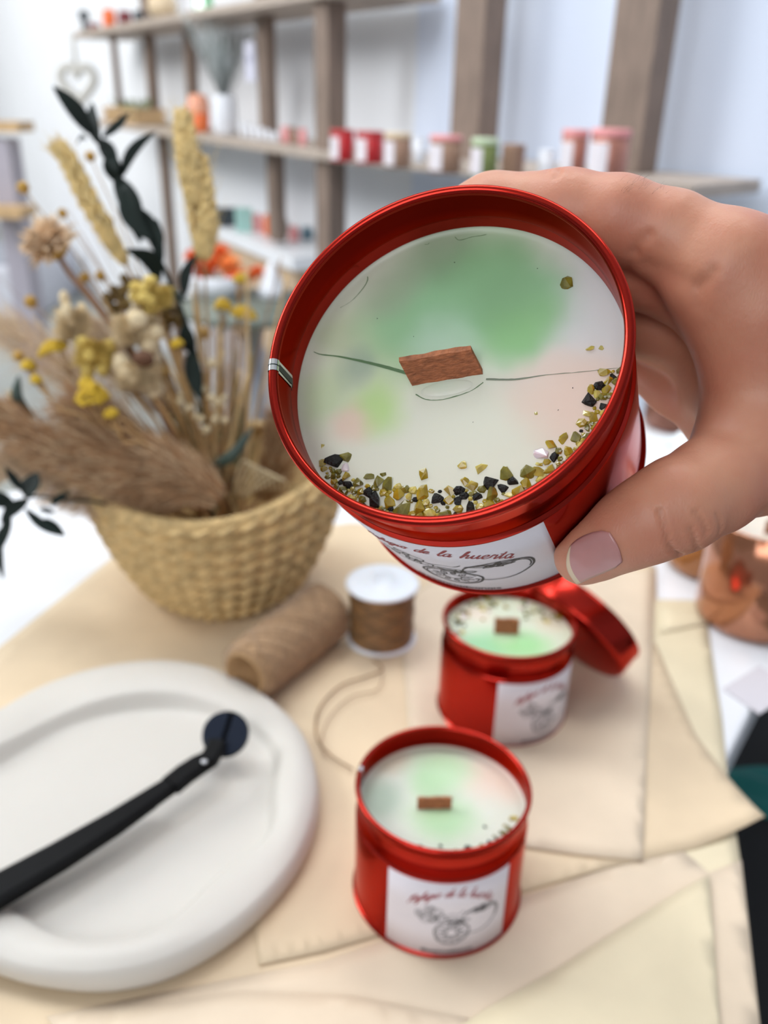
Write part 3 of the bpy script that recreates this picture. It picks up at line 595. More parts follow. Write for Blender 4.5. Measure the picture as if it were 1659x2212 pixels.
def build_hand():
    mb = MB()
    for ch in (INDEX, MIDDLE, RING, LITTLE, THUMB, WEB, PALM, PALM2, CUP):
        for (a, ra), (b, rb) in zip(ch[:-1], ch[1:]):
            n = max(2, int(np.linalg.norm(b - a) / (min(ra, rb) * .35)))
            for t in np.linspace(0, 1, n + 1): V, Fc = ellipsoid(a + (b - a) * t, *[(ra + (rb - ra) * t) * 1.05] * 3, 16, 10); mb.add(V, Fc)
    o = mb.build('hand_base'); rm = o.modifiers.new('r', 'REMESH'); rm.mode = 'VOXEL'; rm.voxel_size = .00075
    dg = bpy.context.evaluated_depsgraph_get(); me = bpy.data.meshes.new_from_object(o.evaluated_get(dg))
    bpy.data.objects.remove(o)
    n = len(me.vertices); P = np.zeros(n * 3); me.vertices.foreach_get('co', P); P = P.reshape(-1, 3)
    E_ = np.zeros(len(me.edges) * 2, int); me.edges.foreach_get('vertices', E_); E_ = E_.reshape(-1, 2)
    deg = np.bincount(E_.ravel(), minlength=n)[:, None]
    def lap(P):
        S = np.zeros_like(P)
        for k in range(3): S[:, k] = np.bincount(E_[:, 0], P[E_[:, 1], k], n) + np.bincount(E_[:, 1], P[E_[:, 0], k], n)
        return S / np.maximum(deg, 1)
    for it in range(14):
        if it < 11: P = P + .6 * (lap(P) - P)
        d = hand_sdf(P); g = grad(hand_sdf, P); g /= np.linalg.norm(g, axis=1)[:, None] + 1e-9
        P = P - np.clip(d, -.002, .002)[:, None] * g * .9
    for it in range(3): P = P + .5 * (lap(P) - P)
    d = hand_sdf(P); g = grad(hand_sdf, P); g /= np.linalg.norm(g, axis=1)[:, None] + 1e-9
    # skin creases, located on the surface
    me.vertices.foreach_set('co', P.ravel()); me.update()
    bm = bmesh.new(); bm.from_mesh(me); bv = BVHTree.FromBMesh(bm); bm.free()
    def hit(px, py):
        v = ray(px, py); v = v / np.linalg.norm(v); h = bv.ray_cast(Vector(ORG), Vector(v)); return None if h[0] is None else np.array(h[0])
    creases = [([(1424, 1102), (1436, 1140), (1444, 1172), (1456, 1192), (1472, 1200)], .0005, .0008), ([(1490, 1140), (1500, 1165), (1508, 1188)], .0005, .0007), ([(1502, 1104), (1518, 1130), (1528, 1150)], .0005, .0006), ([(1548, 1110), (1556, 1130), (1556, 1150)], .0005, .0004),
        ([(1368, 545), (1375, 530), (1392, 515), (1402, 506)], .0012, .0004), ([(1349, 600), (1360, 570), (1372, 545)], .0014, .0003), ([(1400, 575), (1440, 590), (1475, 605), (1506, 618)], .0026, .0006), ([(1506, 618), (1530, 600), (1541, 585)], .0012, .0004), ([(1509, 640), (1508, 660)], .0015, .0003),
        ([(1207, 366), (1208, 373), (1200, 383)], .0006, .0005), ([(1182, 366), (1180, 374)], .0005, .00035), ([(1225, 372), (1236, 380)], .0004, .0002), ([(1540, 980), (1580, 965), (1640, 960)], .0008, .00012), ([(1400, 1012), (1420, 1009), (1440, 1000)], .0006, .0002)]
    disp = np.zeros(n)
    for pts, wd, dp in creases:
        H_ = [hit(*p) for p in pts]; H_ = [h for h in H_ if h is not None]
        if len(H_) < 2: continue
        H_ = smoothpath(H_, 4) if len(H_) > 2 else H_
        dm = np.full(n, 1.0)
        for a, b in zip(H_[:-1], H_[1:]):
            ab = b - a; t = np.clip(((P - a) @ ab) / (ab @ ab + 1e-12), 0, 1); dm = np.minimum(dm, np.linalg.norm(P - (a + t[:, None] * ab), axis=1))
        disp -= dp * np.exp(-(dm / wd) ** 2); disp += dp * .12 * np.exp(-((dm - wd * 2) / wd) ** 2)
    # nail bed: flatten a little where the nail sits
    P = P + disp[:, None] * g
    me.vertices.foreach_set('co', P.ravel()); me.update()
    me.polygons.foreach_set('use_smooth', [True] * len(me.polygons))
    me.name = 'hand'; o = bpy.data.objects.new('hand', me); COL.objects.link(o)
    return o, hit
# skin
def skin_material():
    m = bpy.data.materials.new('skin'); m.use_nodes = True; nt = m.node_tree; b = nt.nodes['Principled BSDF']; L = nt.links.new
    tc = nt.nodes.new('ShaderNodeTexCoord')
    n1 = nt.nodes.new('ShaderNodeTexNoise'); n1.inputs['Scale'].default_value = 38; n1.inputs['Detail'].default_value = 4; L(tc.outputs['Object'], n1.inputs['Vector'])
    r = nt.nodes.new('ShaderNodeValToRGB'); L(n1.outputs[0], r.inputs[0]); e = r.color_ramp.elements
    e[0].position = .3; e[0].color = srgb(190, 120, 96); e[1].position = .7; e[1].color = srgb(206, 152, 122)
    n2 = nt.nodes.new('ShaderNodeTexNoise'); n2.inputs['Scale'].default_value = 900; n2.inputs['Detail'].default_value = 3; L(tc.outputs['Object'], n2.inputs['Vector'])
    mx = nt.nodes.new('ShaderNodeMix'); mx.data_type = 'RGBA'; mx.blend_type = 'OVERLAY'; mx.inputs['Factor'].default_value = .25; L(r.outputs[0], mx.inputs['A']); L(n2.outputs['Color'], mx.inputs['B'])
    L(r.outputs[0], b.inputs['Base Color'])
    b.inputs['Roughness'].default_value = .48; b.inputs['Subsurface Weight'].default_value = .35; b.inputs['Subsurface Radius'].default_value = (1, .32, .18); b.inputs['Subsurface Scale'].default_value = .0035
    v = nt.nodes.new('ShaderNodeTexVoronoi'); v.feature = 'DISTANCE_TO_EDGE'; v.inputs['Scale'].default_value = 1300; 
    mp = nt.nodes.new('ShaderNodeMapping'); mp.inputs['Rotation'].default_value = (.5, .4, .6); mp.inputs['Scale'].default_value = (1, 1, .35); L(tc.outputs['Object'], mp.inputs[0]); L(mp.outputs[0], v.inputs['Vector'])
    b1 = nt.nodes.new('ShaderNodeBump'); b1.inputs['Strength'].default_value = .22; b1.inputs['Distance'].default_value = .0002; L(v.outputs['Distance'], b1.inputs['Height'])
    n3 = nt.nodes.new('ShaderNodeTexNoise'); n3.inputs['Scale'].default_value = 260; n3.inputs['Detail'].default_value = 3; L(tc.outputs['Object'], n3.inputs['Vector'])
    b2 = nt.nodes.new('ShaderNodeBump'); b2.inputs['Strength'].default_value = .25; b2.inputs['Distance'].default_value = .0008; L(n3.outputs[0], b2.inputs['Height']); L(b1.outputs[0], b2.inputs['Normal'])
    L(b2.outputs[0], b.inputs['Normal']); return m
SKIN = skin_material()
NAIL = mat('nail', srgb(188, 134, 130), .28, var=.08, vscale=120, sss=.3, ssr=(1, .4, .3), coat=.3)
NAILTIP = mat('nail_free_edge', srgb(214, 190, 160), .35, sss=.2, coat=.2)
CUT = mat('nail_fold_skin', srgb(205, 165, 145), .5, sss=.3, ssr=(1, .4, .3))
hand, hhit = build_hand(); hand.data.materials.clear(); hand.data.materials.append(SKIN)
tag(hand, "person's right hand gripping the nearest red candle tin from the side", 'hand')
set_origin(hand, at(1640, 880, .193))
# thumbnail: edge rows read off the photograph, root to free edge, laid over the thumb with its own arch
rows = []
topE = [(1318, 1150), (1300, 1146), (1280, 1150), (1262, 1157), (1248, 1165), (1238, 1174), (1233, 1180)]
botE = [(1345, 1212), (1330, 1225), (1311, 1233), (1292, 1241), (1275, 1248), (1258, 1256), (1247, 1260)]
NV, NF, NM = [], [], []; nu, nvv = 24, 18
gridp = []
for i in range(nu + 1):
    s_ = i / nu * (len(topE) - 1); k = min(int(s_), len(topE) - 2); t = s_ - k
    a = np.array(topE[k]) * (1 - t) + np.array(topE[k + 1]) * t; b = np.array(botE[k]) * (1 - t) + np.array(botE[k + 1]) * t
    row = []
    for j in range(nvv + 1):
        q = j / nvv; p = a * (1 - q) + b * q
        bulge = 12 * math.sin(math.pi * q) * (i / nu) - 5 * math.sin(math.pi * q) * (1 - i / nu); p = p + np.array([-bulge, bulge * .15])
        h = hhit(*p); row.append(h)
    gridp.append(row)
for row in gridp:      # fill misses from neighbours
    last = next((h for h in row if h is not None), None)
    for j in range(len(row)):
        if row[j] is None: row[j] = last
        else: last = row[j]
G_ = np.array(gridp)
for _ in range(3):
    G2_ = G_.copy(); G2_[1:-1, 1:-1] = (G_[:-2, 1:-1] + G_[2:, 1:-1] + G_[1:-1, :-2] + G_[1:-1, 2:]) / 4; G_ = G2_
nd = np.cross(G_[-1, nvv // 2] - G_[0, nvv // 2], G_[nu // 2, -1] - G_[nu // 2, 0]); nd /= np.linalg.norm(nd)
if nd @ (ORG - G_[nu // 2, nvv // 2]) < 0: nd = -nd
for i in range(nu + 1):
    for j in range(nvv + 1):
        q = j / nvv; lift = .00012 + .00055 * math.sin(math.pi * q) ** .6 * min(1, .25 + 1.2 * i / nu)
        NV.append(G_[i, j] + nd * lift)
for i in range(nu):
    for j in range(nvv):
        a = i * (nvv + 1) + j; NF.append((a, a + 1, a + nvv + 2, a + nvv + 1)); NM.append(1 if i >= nu - 3 else 0)
no = mesh_obj('thumbnail', NV, NF, None, None, True, [NAIL, NAILTIP], NM)
s_ = no.modifiers.new('thick', 'SOLIDIFY'); s_.thickness = .00045; s_.offset = 0
set_origin(no, hand.location); no.location = (0, 0, 0); no.parent = hand; tag(no, 'thumbnail with a pale free edge')
# few fine hairs on the back of the index finger
mb = MB(); 
for k in range(26):
    h = hhit(rng.uniform(1340, 1440), rng.uniform(386, 420))
    if h is None: continue
    d_ = -DWN * rng.uniform(.6, 1) + RGT * rng.uniform(-.2, .8) - _f * .2; L_ = rng.uniform(.0008, .002)
    P_ = [h, h + d_ * L_ * .6 + RGT * L_ * .2, h + d_ * L_ + RGT * L_ * .6]; V, Fc = tube(P_, [1.3e-5, 1.1e-5, 6e-6], 3); mb.add(V, Fc)
HAIRM = mat('fine_dark_hair', (.03, .02, .015, 1), .5)
if mb.v:
    ho = mb.build('finger_hair', HAIRM); set_origin(ho, hand.location); ho.location = (0, 0, 0); ho.parent = hand; tag(ho, 'fine dark hairs', kind='stuff')

# ------------------------------------------------------------------ table, papers and the things on it
TZ = TABLE_Z
def T(px, py, z=0.0): return on_z(px, py, TZ + z)
def slab(name, pts, z0, z1, m_, parent=None, bev=0.0):
    n = len(pts); V = [(p[0], p[1], z0) for p in pts] + [(p[0], p[1], z1) for p in pts]
    Fc = [tuple(range(n))[::-1], tuple(range(n, 2 * n))] + [(i, (i + 1) % n, n + (i + 1) % n, n + i) for i in range(n)]
    o = mesh_obj(name, V, Fc, m_, parent, False)
    if bev: bevel(o, bev, 3)
    return o
TABLEW = mat('white_table_top', srgb(236, 238, 242), 0.28, bump=0.01)
pe = [T(0, 1062), T(1500, 888)]; dtab = (pe[1] - pe[0])[:2]; dtab /= np.linalg.norm(dtab)
pR = [T(1659, 1470), T(1612, 1560), T(1572, 1640), T(1585, 1800), T(1612, 2000), T(1645, 2212)]
tp = [pe[0][:2] - dtab * .35, pe[1][:2] + dtab * .22, T(1900, 1250)[:2], T(1800, 1350)[:2]] + [p[:2] for p in pR] + [np.array([.13, .02]), np.array([-.62, .02])]
tbl = empty('table', (-0.05, .45, 0), 'white table carrying the candles, tray and basket', 'table')
def kid(o, root):
    o.parent = root; o.matrix_parent_inverse = root.matrix_world.inverted() if False else Matrix.Translation(-Vector(root.location)); return o
tbl_top = kid(slab('table_top', tp, TZ - .028, TZ, TABLEW, None, .004), tbl)
for x, y in ((-.5, .12), (.05, .12), (.30, .85), (-.5, .62)):
    V, Fc = tube([(x, y, 0.002), (x, y, TZ - .029)], .018, 16); kid(mesh_obj('leg', V, Fc, WHITE), tbl)

def paper_mat(name, c):
    m = mat(name, c, .62, var=.07, vscale=22, bump=.22, bscale=26); b = m.node_tree.nodes['Principled BSDF']; return m
PAPER = paper_mat('cream_parchment_paper', srgb(222, 200, 168)); PAPER2 = paper_mat('light_cream_parchment_paper', srgb(224, 205, 180)); PAPER3 = paper_mat('yellow_cream_paper', srgb(226, 212, 180))
def sheet(pts, z, m_, label, amp=.0006, curl=None, seed=0):
    """one paper sheet: filled polygon grid, faint waves, the odd lifted corner"""
    P2 = [np.array(p[:2]) for p in pts]; bm = bmesh.new()
    vs = [bm.verts.new((p[0], p[1], 0)) for p in P2]; bm.faces.new(vs)
    bmesh.ops.triangulate(bm, faces=bm.faces)
    for _ in range(5): bmesh.ops.subdivide_edges(bm, edges=[e for e in bm.edges if e.calc_length() > .012], cuts=1); bmesh.ops.triangulate(bm, faces=bm.faces)
    r_ = np.random.default_rng(seed); ks = [(r_.normal(size=2) * 28, r_.uniform(0, 6), 1) for _ in range(5)]
    for v in bm.verts:
        p = np.array([v.co.x, v.co.y]); h = sum(math.sin(k @ p + f) * a for k, f, a in ks) / 5; dz = amp * (1 + h) / 2
        for (c, rad, up_) in (curl or []):
            d = np.linalg.norm(p - np.asarray(c[:2])); 
            if d < rad: dz += up_ * (1 - d / rad) ** 2
        v.co.z = z + dz
    me = bpy.data.meshes.new('paper_sheet'); bm.to_mesh(me); bm.free(); me.materials.append(m_); me.polygons.foreach_set('use_smooth', [True] * len(me.polygons))
    o = bpy.data.objects.new('paper_sheet', me); COL.objects.link(o); s_ = o.modifiers.new('t', 'SOLIDIFY'); s_.thickness = .00012
    tag(o, label, 'paper'); set_origin(o, (*P2[0], TZ)); return o
Z0 = TZ + .0002
sheet([T(262, 1190), T(760, 1130), T(1300, 1180), T(1418, 1225), T(1420, 1500), T(1460, 1900), T(1500, 2212), T(1500, 2500), T(-300, 2500), T(-300, 1700), T(0, 1398)], Z0, PAPER, 'large cream parchment sheet lying under the tray and basket', .0004, seed=1)
sheet([T(1330, 1295), T(1522, 1300), T(1535, 1400), T(1560, 1560), T(1572, 1690), T(1598, 1860), T(1640, 2212), T(1660, 2500), T(1380, 2500), T(1370, 1900), T(1340, 1600)], Z0 + .0006, PAPER3, 'yellowish parchment sheet along the right table edge, with a folded top', .0003, seed=2)
sheet([T(1425, 1318), T(1520, 1318), T(1528, 1352), T(1425, 1372)], Z0 + .0014, PAPER3, 'folded flap at the top of the yellowish right-hand sheet', .0003, seed=9)
sheet([T(1000, 1230), T(1413, 1240), T(1408, 1400), T(1396, 1640), T(1386, 1867), T(1270, 1858), T(1130, 1838), T(900, 1830), T(860, 1300)], Z0 + .0022, PAPER2, 'pale parchment sheet under the farther tin, its square corner right of the front tin', .0006, seed=3)
sheet([T(1415, 1395), T(1500, 1590), T(1645, 1788), T(1500, 1838), T(1340, 1872), T(1180, 1915), T(1030, 1960), T(700, 2060), T(560, 2090), T(500, 1500), T(900, 1300)], Z0 + .0012, PAPER, 'parchment sheet whose pointed corner sticks out over the right table edge', .0005, [(T(1645, 1788), .05, .006)], seed=4)
sheet([T(1300, 1885), T(1470, 1838), T(1530, 1890), T(1600, 1862), T(1640, 2212), T(1660, 2500), T(300, 2500), T(100, 2200), T(700, 2080)], Z0 + .0008, PAPER2, 'pale parchment sheet across the bottom right below the front tin', .0005, seed=5)
sheet([T(1470, 1932), T(1330, 2020), T(1190, 2110), T(1050, 2190), T(900, 2290), T(700, 2500), T(1550, 2500), T(1555, 2250), T(1530, 1900)], Z0 + .0022, PAPER3, 'topmost parchment sheet at the bottom right with a slanting crease edge', .0012, seed=6)
sheet([T(250, 2190), T(520, 2150), T(760, 2160), T(1020, 2212), T(1100, 2500), T(100, 2500)], Z0 + .0018, PAPER2, 'crumpled pale parchment sheet at the bottom edge below the tray', .0012, seed=7)
PZ = TZ + .0030

# ---- wavy white tray
TRAYM = mat('white_plaster', srgb(204, 199, 191), 0.5, var=.015, vscale=30, bump=.05, bscale=120, sss=.05)
outer = [(0, 1567), (95, 1508), (180, 1478), (270, 1462), (370, 1457), (455, 1468), (530, 1497), (600, 1545), (655, 1610), (683, 1680), (692, 1745), (675, 1830), (640, 1900), (590, 1962), (520, 2030), (440, 2085), (350, 2128), (250, 2148), (120, 2142), (0, 2112), (-140, 2060), (-260, 1960), (-300, 1820), (-240, 1690), (-120, 1610)]
inner_ = [(0, 1650), (95, 1588), (200, 1545), (300, 1527), (390, 1524), (470, 1535), (540, 1562), (585, 1600), (605, 1655), (592, 1700), (588, 1742), (592, 1790), (560, 1832), (500, 1862), (452, 1898), (410, 1952), (360, 2000), (290, 2030), (200, 2040), (110, 2018), (50, 1975), (0, 1962), (-100, 1960), (-190, 1880), (-215, 1790), (-180, 1700), (-90, 1680)]
TRC = T(190, 1790); RIMH = .0150
def polar(pts, h):
    a = []; 
    for p in pts: q = T(p[0], p[1], h)[:2] - TRC[:2]; a.append((math.atan2(q[1], q[0]), np.linalg.norm(q)))
    a.sort(); th = np.array([x[0] for x in a]); r = np.array([x[1] for x in a])
    th = np.concatenate([th - 2 * math.pi, th, th + 2 * math.pi]); r = np.tile(r, 3)
    def f(x):
        k = [-.06, -.03, 0, .03, .06]; return sum(np.interp(x + d, th, r) for d in k) / 5
    return f
fo, fi_ = polar(outer, .004), polar(inner_, .0125)
NA = 240; V = []; Fc = []; prof_n = 0
for k in range(NA):
    a = 2 * math.pi * k / NA - math.pi; ro, ri = fo(a), fi_(a); w_ = ro - ri
    wav = .0020 * math.sin(a * 5 + .6) + .0012 * math.sin(a * 3 + 2)
    pr_ = [(0, 0), (ro * .6, 0), (ro - .004, 0), (ro - .0010, .0012), (ro, .0042), (ro - .0004, .0075)]
    H_ = RIMH + wav
    for t in np.linspace(.06, .94, 12): pr_.append((ro - .0006 - w_ * .86 * t, .0080 + (H_ - .0080) * math.sin(math.pi * min(1, t * .62 + .14)) ** .8))
    lastr, lastz = pr_[-1]
    for t in np.linspace(.15, 1, 7): pr_.append((lastr - (.0075) * t, lastz + (.0058 - lastz) * (t * t * (3 - 2 * t))))
    rr_ = pr_[-1][0]
    for t in (.9, .7, .45, .2, 0): pr_.append((rr_ * t, .0056))
    prof_n = len(pr_)
    for r, z in pr_: V.append((TRC[0] + r * math.cos(a), TRC[1] + r * math.sin(a), PZ + z))
for k in range(NA):
    for j in range(prof_n - 1): a, b = k * prof_n + j, ((k + 1) % NA) * prof_n + j; Fc.append((a, b, b + 1, a + 1))
tray = mesh_obj('tray', V, Fc, TRAYM); tag(tray, 'white plaster tray with a thick wavy rim, holding the black trimmer', 'tray'); set_origin(tray, (TRC[0], TRC[1], PZ))

# ---- black wick trimmer
BLK = mat('black_coated_steel', (0.003, 0.003, 0.0035, 1), 0.55, 0.0, spec=.12); BLKH = mat('dark_blue_steel_blade', (0.012, 0.018, 0.035, 1), 0.3, 0.5)
def TT(px, py, h): return on_z(px, py, PZ + h)
wt = empty('wick_trimmer', TT(380, 1690, .02), 'black wick trimmer lying across the white tray', 'wick trimmer')
def flatbar(P, W, th, name, m_, sub=1):
    """bar of varying width along 3-D points"""
    P = [np.asarray(p) for p in P]; V = []; Fc = []
    for i, p in enumerate(P):
        t = P[min(i + 1, len(P) - 1)] - P[max(i - 1, 0)]; t /= np.linalg.norm(t); s_ = np.cross(t, [0, 0, 1.0]); s_ /= np.linalg.norm(s_); n = np.cross(s_, t)
        w_ = W[i] / 2
        for (a, b) in ((-1, -.6), (-.7, -1), (.7, -1), (1, -.6), (1, .6), (.7, 1), (-.7, 1), (-1, .6)): V.append(p + s_ * w_ * a + n * th / 2 * b)
    for i in range(len(P) - 1):
        for k in range(8): Fc.append((i * 8 + k, i * 8 + (k + 1) % 8, (i + 1) * 8 + (k + 1) % 8, (i + 1) * 8 + k))
    Fc.append(tuple(range(8))[::-1]); Fc.append(tuple((len(P) - 1) * 8 + k for k in range(8)))
    o = mesh_obj(name, V, Fc, m_, None, False); bevel(o, .0002, 1); return kid(o, wt)
pts = [TT(-150, 2012, .016), TT(0, 1922, .0175), TT(130, 1848, .019), TT(250, 1775, .020), TT(330, 1722, .0205), TT(378, 1690, .021)]
flatbar(pts, [.0175, .0165, .0146, .0122, .0102, .0090], .0060, 'handle', BLK)
flatbar([p + np.array([-.0015, .002, -.005]) for p in pts[:5]], [.0150, .0140, .0125, .0105, .008], .0040, 'lower_handle', BLK)
flatbar([TT(368, 1698, .0215), TT(400, 1672, .022), TT(430, 1652, .0225), TT(452, 1640, .023), TT(463, 1622, .0235), TT(470, 1605, .024)], [.0112, .0114, .0110, .0100, .0092, .0095], .0062, 'neck', BLK)
hc = TT(487, 1585, .024)
def tl(x, y, z): c_, s_ = math.cos(.62), math.sin(.62); return (hc[0] + x, hc[1] + y * c_ - z * s_, hc[2] + y * s_ + z * c_)
ta = math.atan2(*(TT(512, 1545, .024) - TT(462, 1632, .024))[:2][::-1])
for sgn, nm in ((1, 'blade'), (-1, 'blade')):
    V = []; Fc = []; R_ = .0110
    rim_ = [(R_ * math.cos(ta + sgn * x) + (.0006 * -math.sin(ta) * sgn), R_ * math.sin(ta + sgn * x) + .0006 * math.cos(ta) * sgn) for x in np.linspace(.05, math.pi - .05, 20)]
    n = len(rim_)
    for zz in (-.0012, .0012):
        for x, y in rim_: V.append(tl(x, y, zz + sgn * .0004))
    Fc = [tuple(range(n)) if sgn < 0 else tuple(range(n))[::-1], tuple(range(n, 2 * n))[::(-1 if sgn < 0 else 1)]] + [(i, (i + 1) % n, n + (i + 1) % n, n + i) for i in range(n)]
    ob = mesh_obj(nm, V, Fc, BLKH, None, False); kid(ob, wt)
V, Fc = lathe([(0, -.0030), (.0108, -.0030), (.0108, -.0022), (0, -.0022)], 40); V = [tl(x, y, z) for x, y, z in V]; kid(mesh_obj('dark_backing', V, Fc, BLK, None, False), wt)  # black disc added behind the blades so the slot reads dark
ring = [np.array(tl(.0112 * math.cos(x), .0112 * math.sin(x), -.0006)) for x in np.linspace(0, 2 * math.pi, 40)]; V, Fc = tube(ring, .0009, 8, False); kid(mesh_obj('blade_rim', V, Fc, BLK), wt)
V, Fc = ellipsoid(TT(441, 1645, .0262), .0016, .0016, .0008); kid(mesh_obj('rivet', V, Fc, mat('steel_rivet', (.5, .5, .52, 1), .3, .9)), wt)

# ---- twine cone lying on its side
TWINE = mat('jute_twine', srgb(168, 134, 98), .85, var=.3, vscale=500, bump=.4, bscale=1500, sheen=.3); CARD = mat('cardboard_core', srgb(176, 140, 98), .8)
def spool_lying(a, b, r0, r1):
    a, b = np.array(a), np.array(b); L_ = np.linalg.norm(b - a); u, v, n = basis(b - a)
    root = empty('twine_spool', a, 'brown jute twine spool lying on its side between tray and basket', 'twine', mat3=[u, v, n])
    prof = []; N = 150
    for i in range(N + 1):
        t = i / N; r = r0 + (r1 - r0) * t
        if t < .05: r = r0 * (.80 + .2 * math.sqrt(t / .05))
        if t > .95: r = r1 * (.80 + .2 * math.sqrt((1 - t) / .05))
        prof.append((r + .00035 * abs(math.sin(i * math.pi / 2 * 1.0)), L_ * t))
    prof = [(.0125, .0)] + prof + [(.0125, L_)]
    V, Fc = lathe(prof, 72)
    V = [(x * (1 + .006 * math.sin(5 * math.atan2(y, x) + z * 900)), y * (1 + .006 * math.sin(5 * math.atan2(y, x) + z * 900)), z) for x, y, z in V]
    mesh_obj('twine_winding', V, Fc, TWINE, root)
    V, Fc = lathe([(.0122, -.0016), (.0134, -.0016), (.0134, L_ + .001), (.0122, L_ + .001)], 48, True); mesh_obj('cardboard_core', V, Fc, CARD, root)
    # crossing strands wound on the outside
    mb = MB()
    for k in range(26):
        ph = rng.uniform(0, 6.28); P_ = []
        for t in np.linspace(.02, .98, 40):
            r = r0 + (r1 - r0) * t + .0004; an = ph + t * 5.2 * (1 if k % 2 else -1); P_.append((r * math.cos(an), r * math.sin(an), L_ * t))
        V, Fc = tube(P_, .00045, 5); mb.add(V, Fc)
    mb.build('outer_strands', TWINE, root); return root
sa = T(530, 1452, .022); sb = T(705, 1318, .020); spool_lying(sa - np.array([0, 0, 0.001]), sb, .0180, .0200)
# ---- upright ribbon spool with white discs
DISC = mat('white_translucent_plastic', srgb(226, 230, 236), .3, sss=.1); CORD = mat('waxed_brown_cord', srgb(150, 112, 72), .45, var=.35, vscale=120, bump=.5, bscale=600, stretch=(1, 1, 10))
rc = T(823, 1385)
rs = empty('cord_spool', (rc[0], rc[1], PZ), 'upright spool of brown cord with white plastic end discs', 'spool')
V, Fc = lathe([(0, 0), (.0225, 0), (.0232, .0006), (.0225, .0015), (0, .0015)], 72); mesh_obj('bottom_disc', V, Fc, DISC, rs)
prof = [(0, .0016)] + [(.0203 + .0004 * math.sin(i * 1.9), .0016 + .0385 * i / 60) for i in range(61)] + [(0, .0401)]; V, Fc = lathe(prof, 72); mesh_obj('cord_winding', V, Fc, CORD, rs)
mb = MB()
for k in range(10):
    a0 = k * .63; P_ = [(.0209 * math.cos(a0 + t * 3.4), .0209 * math.sin(a0 + t * 3.4), .003 + .035 * (t if k % 2 else 1 - t)) for t in np.linspace(0, 1, 30)]; V, Fc = tube(P_, .0004, 5); mb.add(V, Fc)
mb.build('crossing_strands', mat('dark_cord', srgb(112, 88, 62), .5), rs)
V, Fc = lathe([(0, .0402), (.0215, .0402), (.0232, .0406), (.0236, .0414), (.0232, .0422), (.0200, .0424), (.0070, .0420), (.0062, .0428), (.0046, .0428), (.0042, .0410), (0, .0410)], 72); mesh_obj('top_disc', V, Fc, DISC, rs)
# ---- loose cord end looping over the paper
P_ = smoothpath([T(806, 1425, .0044), T(826, 1446, .0044), T(790, 1462, .0044), T(735, 1482, .0044), T(690, 1530, .0044), T(684, 1590, .0044), T(715, 1632, .0044), T(762, 1662, .0044)], 10)
V, Fc = tube(P_, .00055, 6); o = mesh_obj('cord', V, Fc, CORD); tag(o, 'thin brown cord end curling on the paper left of the front tin', 'cord'); set_origin(o, P_[0])
P_ = smoothpath([T(828, 1455, .0046), T(815, 1490, .0044), T(760, 1505, .0044), T(715, 1545, .0044), T(694, 1600, .0044), T(702, 1630, .0044)], 8)
V, Fc = tube(P_, .00035, 6); o = mesh_obj('cord', V, Fc, TWINE); tag(o, 'second thinner strand looping beside the curling cord', 'cord'); set_origin(o, P_[0])

# ---- copper glass jars at the right
COPPER = mat('copper_glass', srgb(176, 116, 84), .12, .75, coat=.6); AMB = mat('amber_glass', srgb(158, 98, 40), .1, .35, coat=.8); JWAX = mat('cream_wax', srgb(236, 226, 210), .4, sss=.2)
def jar(name, base, r, h, m_, label, waxm_, wickm=True):
    root = empty(name, base, label, 'candle jar')
    V, Fc = lathe([(0, 0), (r * .86, 0), (r * .97, .002), (r, .007), (r, h), (r - .0012, h + .001), (r - .0024, h), (r - .0024, .008), (0, .008)], 80); mesh_obj('jar_glass', V, Fc, m_, root)
    V, Fc = lathe([(0, h - .010), (r - .0030, h - .010), (r - .0026, h - .0092)], 64); mesh_obj('wax', V, Fc, waxm_, root)
    if wickm: V, Fc = box((0, 0, h - .006), (.012, .001, .012), .4); mesh_obj('wooden_wick', V, Fc, WOODWICK, root, False)
    return root
def jar_base(px, py): p = T(px, py); return (p[0], p[1], TZ + .0005)
jb = T(1650, 1385); jar('glass_jar', (jb[0] + .002, jb[1] + .030, TZ + .0005), .0385, .076, COPPER, 'copper glass candle jar at the right edge, nearest of the jars', JWAX)
jb = T(1530, 1300); jar('glass_jar', (jb[0] + .018, jb[1] + .055, TZ + .0005), .034, .066, AMB, 'amber brown jar half hidden behind the copper glass jar', JWAX)
jb = T(1440, 900); jar('glass_jar', (jb[0] - .005, jb[1] - .03, TZ + .0005), .030, .060, mat('brown_glass', srgb(120, 70, 50), .2, .3, coat=.6), 'brown jar seen through the gap between the held tin and the palm', JWAX)
WP = mat('white_tissue_paper', srgb(226, 232, 236), .7, var=.06, vscale=20, bump=.5, bscale=40)
def crumple(name, c, rx, ry, h, m_, label, cat, seed=0):
    r_ = np.random.default_rng(seed); V = []; Fc = []; n = 26
    ks = [(r_.normal(size=2) * 3.2, r_.uniform(0, 6)) for _ in range(7)]
    for i in range(n + 1):
        for j in range(n + 1):
            a, b = i / n * 2 - 1, j / n * 2 - 1; q = np.array([a, b]); e = max(0, 1 - max(abs(a), abs(b)) ** 3)
            V.append((c[0] + rx * a * (1 + .08 * math.sin(5 * b + seed)), c[1] + ry * b * (1 + .08 * math.sin(4 * a)), c[2] + .0006 + h * e * (.55 + .45 * sum(math.sin(k @ q + f) for k, f in ks) / 3.5) if e > 0 else c[2] + .0006))
    for i in range(n):
        for j in range(n): a = i * (n + 1) + j; Fc.append((a, a + n + 1, a + n + 2, a + 1))
    o = mesh_obj(name, V, Fc, m_); s_ = o.modifiers.new('t', 'SOLIDIFY'); s_.thickness = .0003; s_.offset = 1; tag(o, label, cat); set_origin(o, c); return o
crumple('tissue_paper', T(1455, 985, .001), .060, .050, .022, WP, 'crumpled white tissue paper on the table seen between thumb and palm', 'paper', 3)
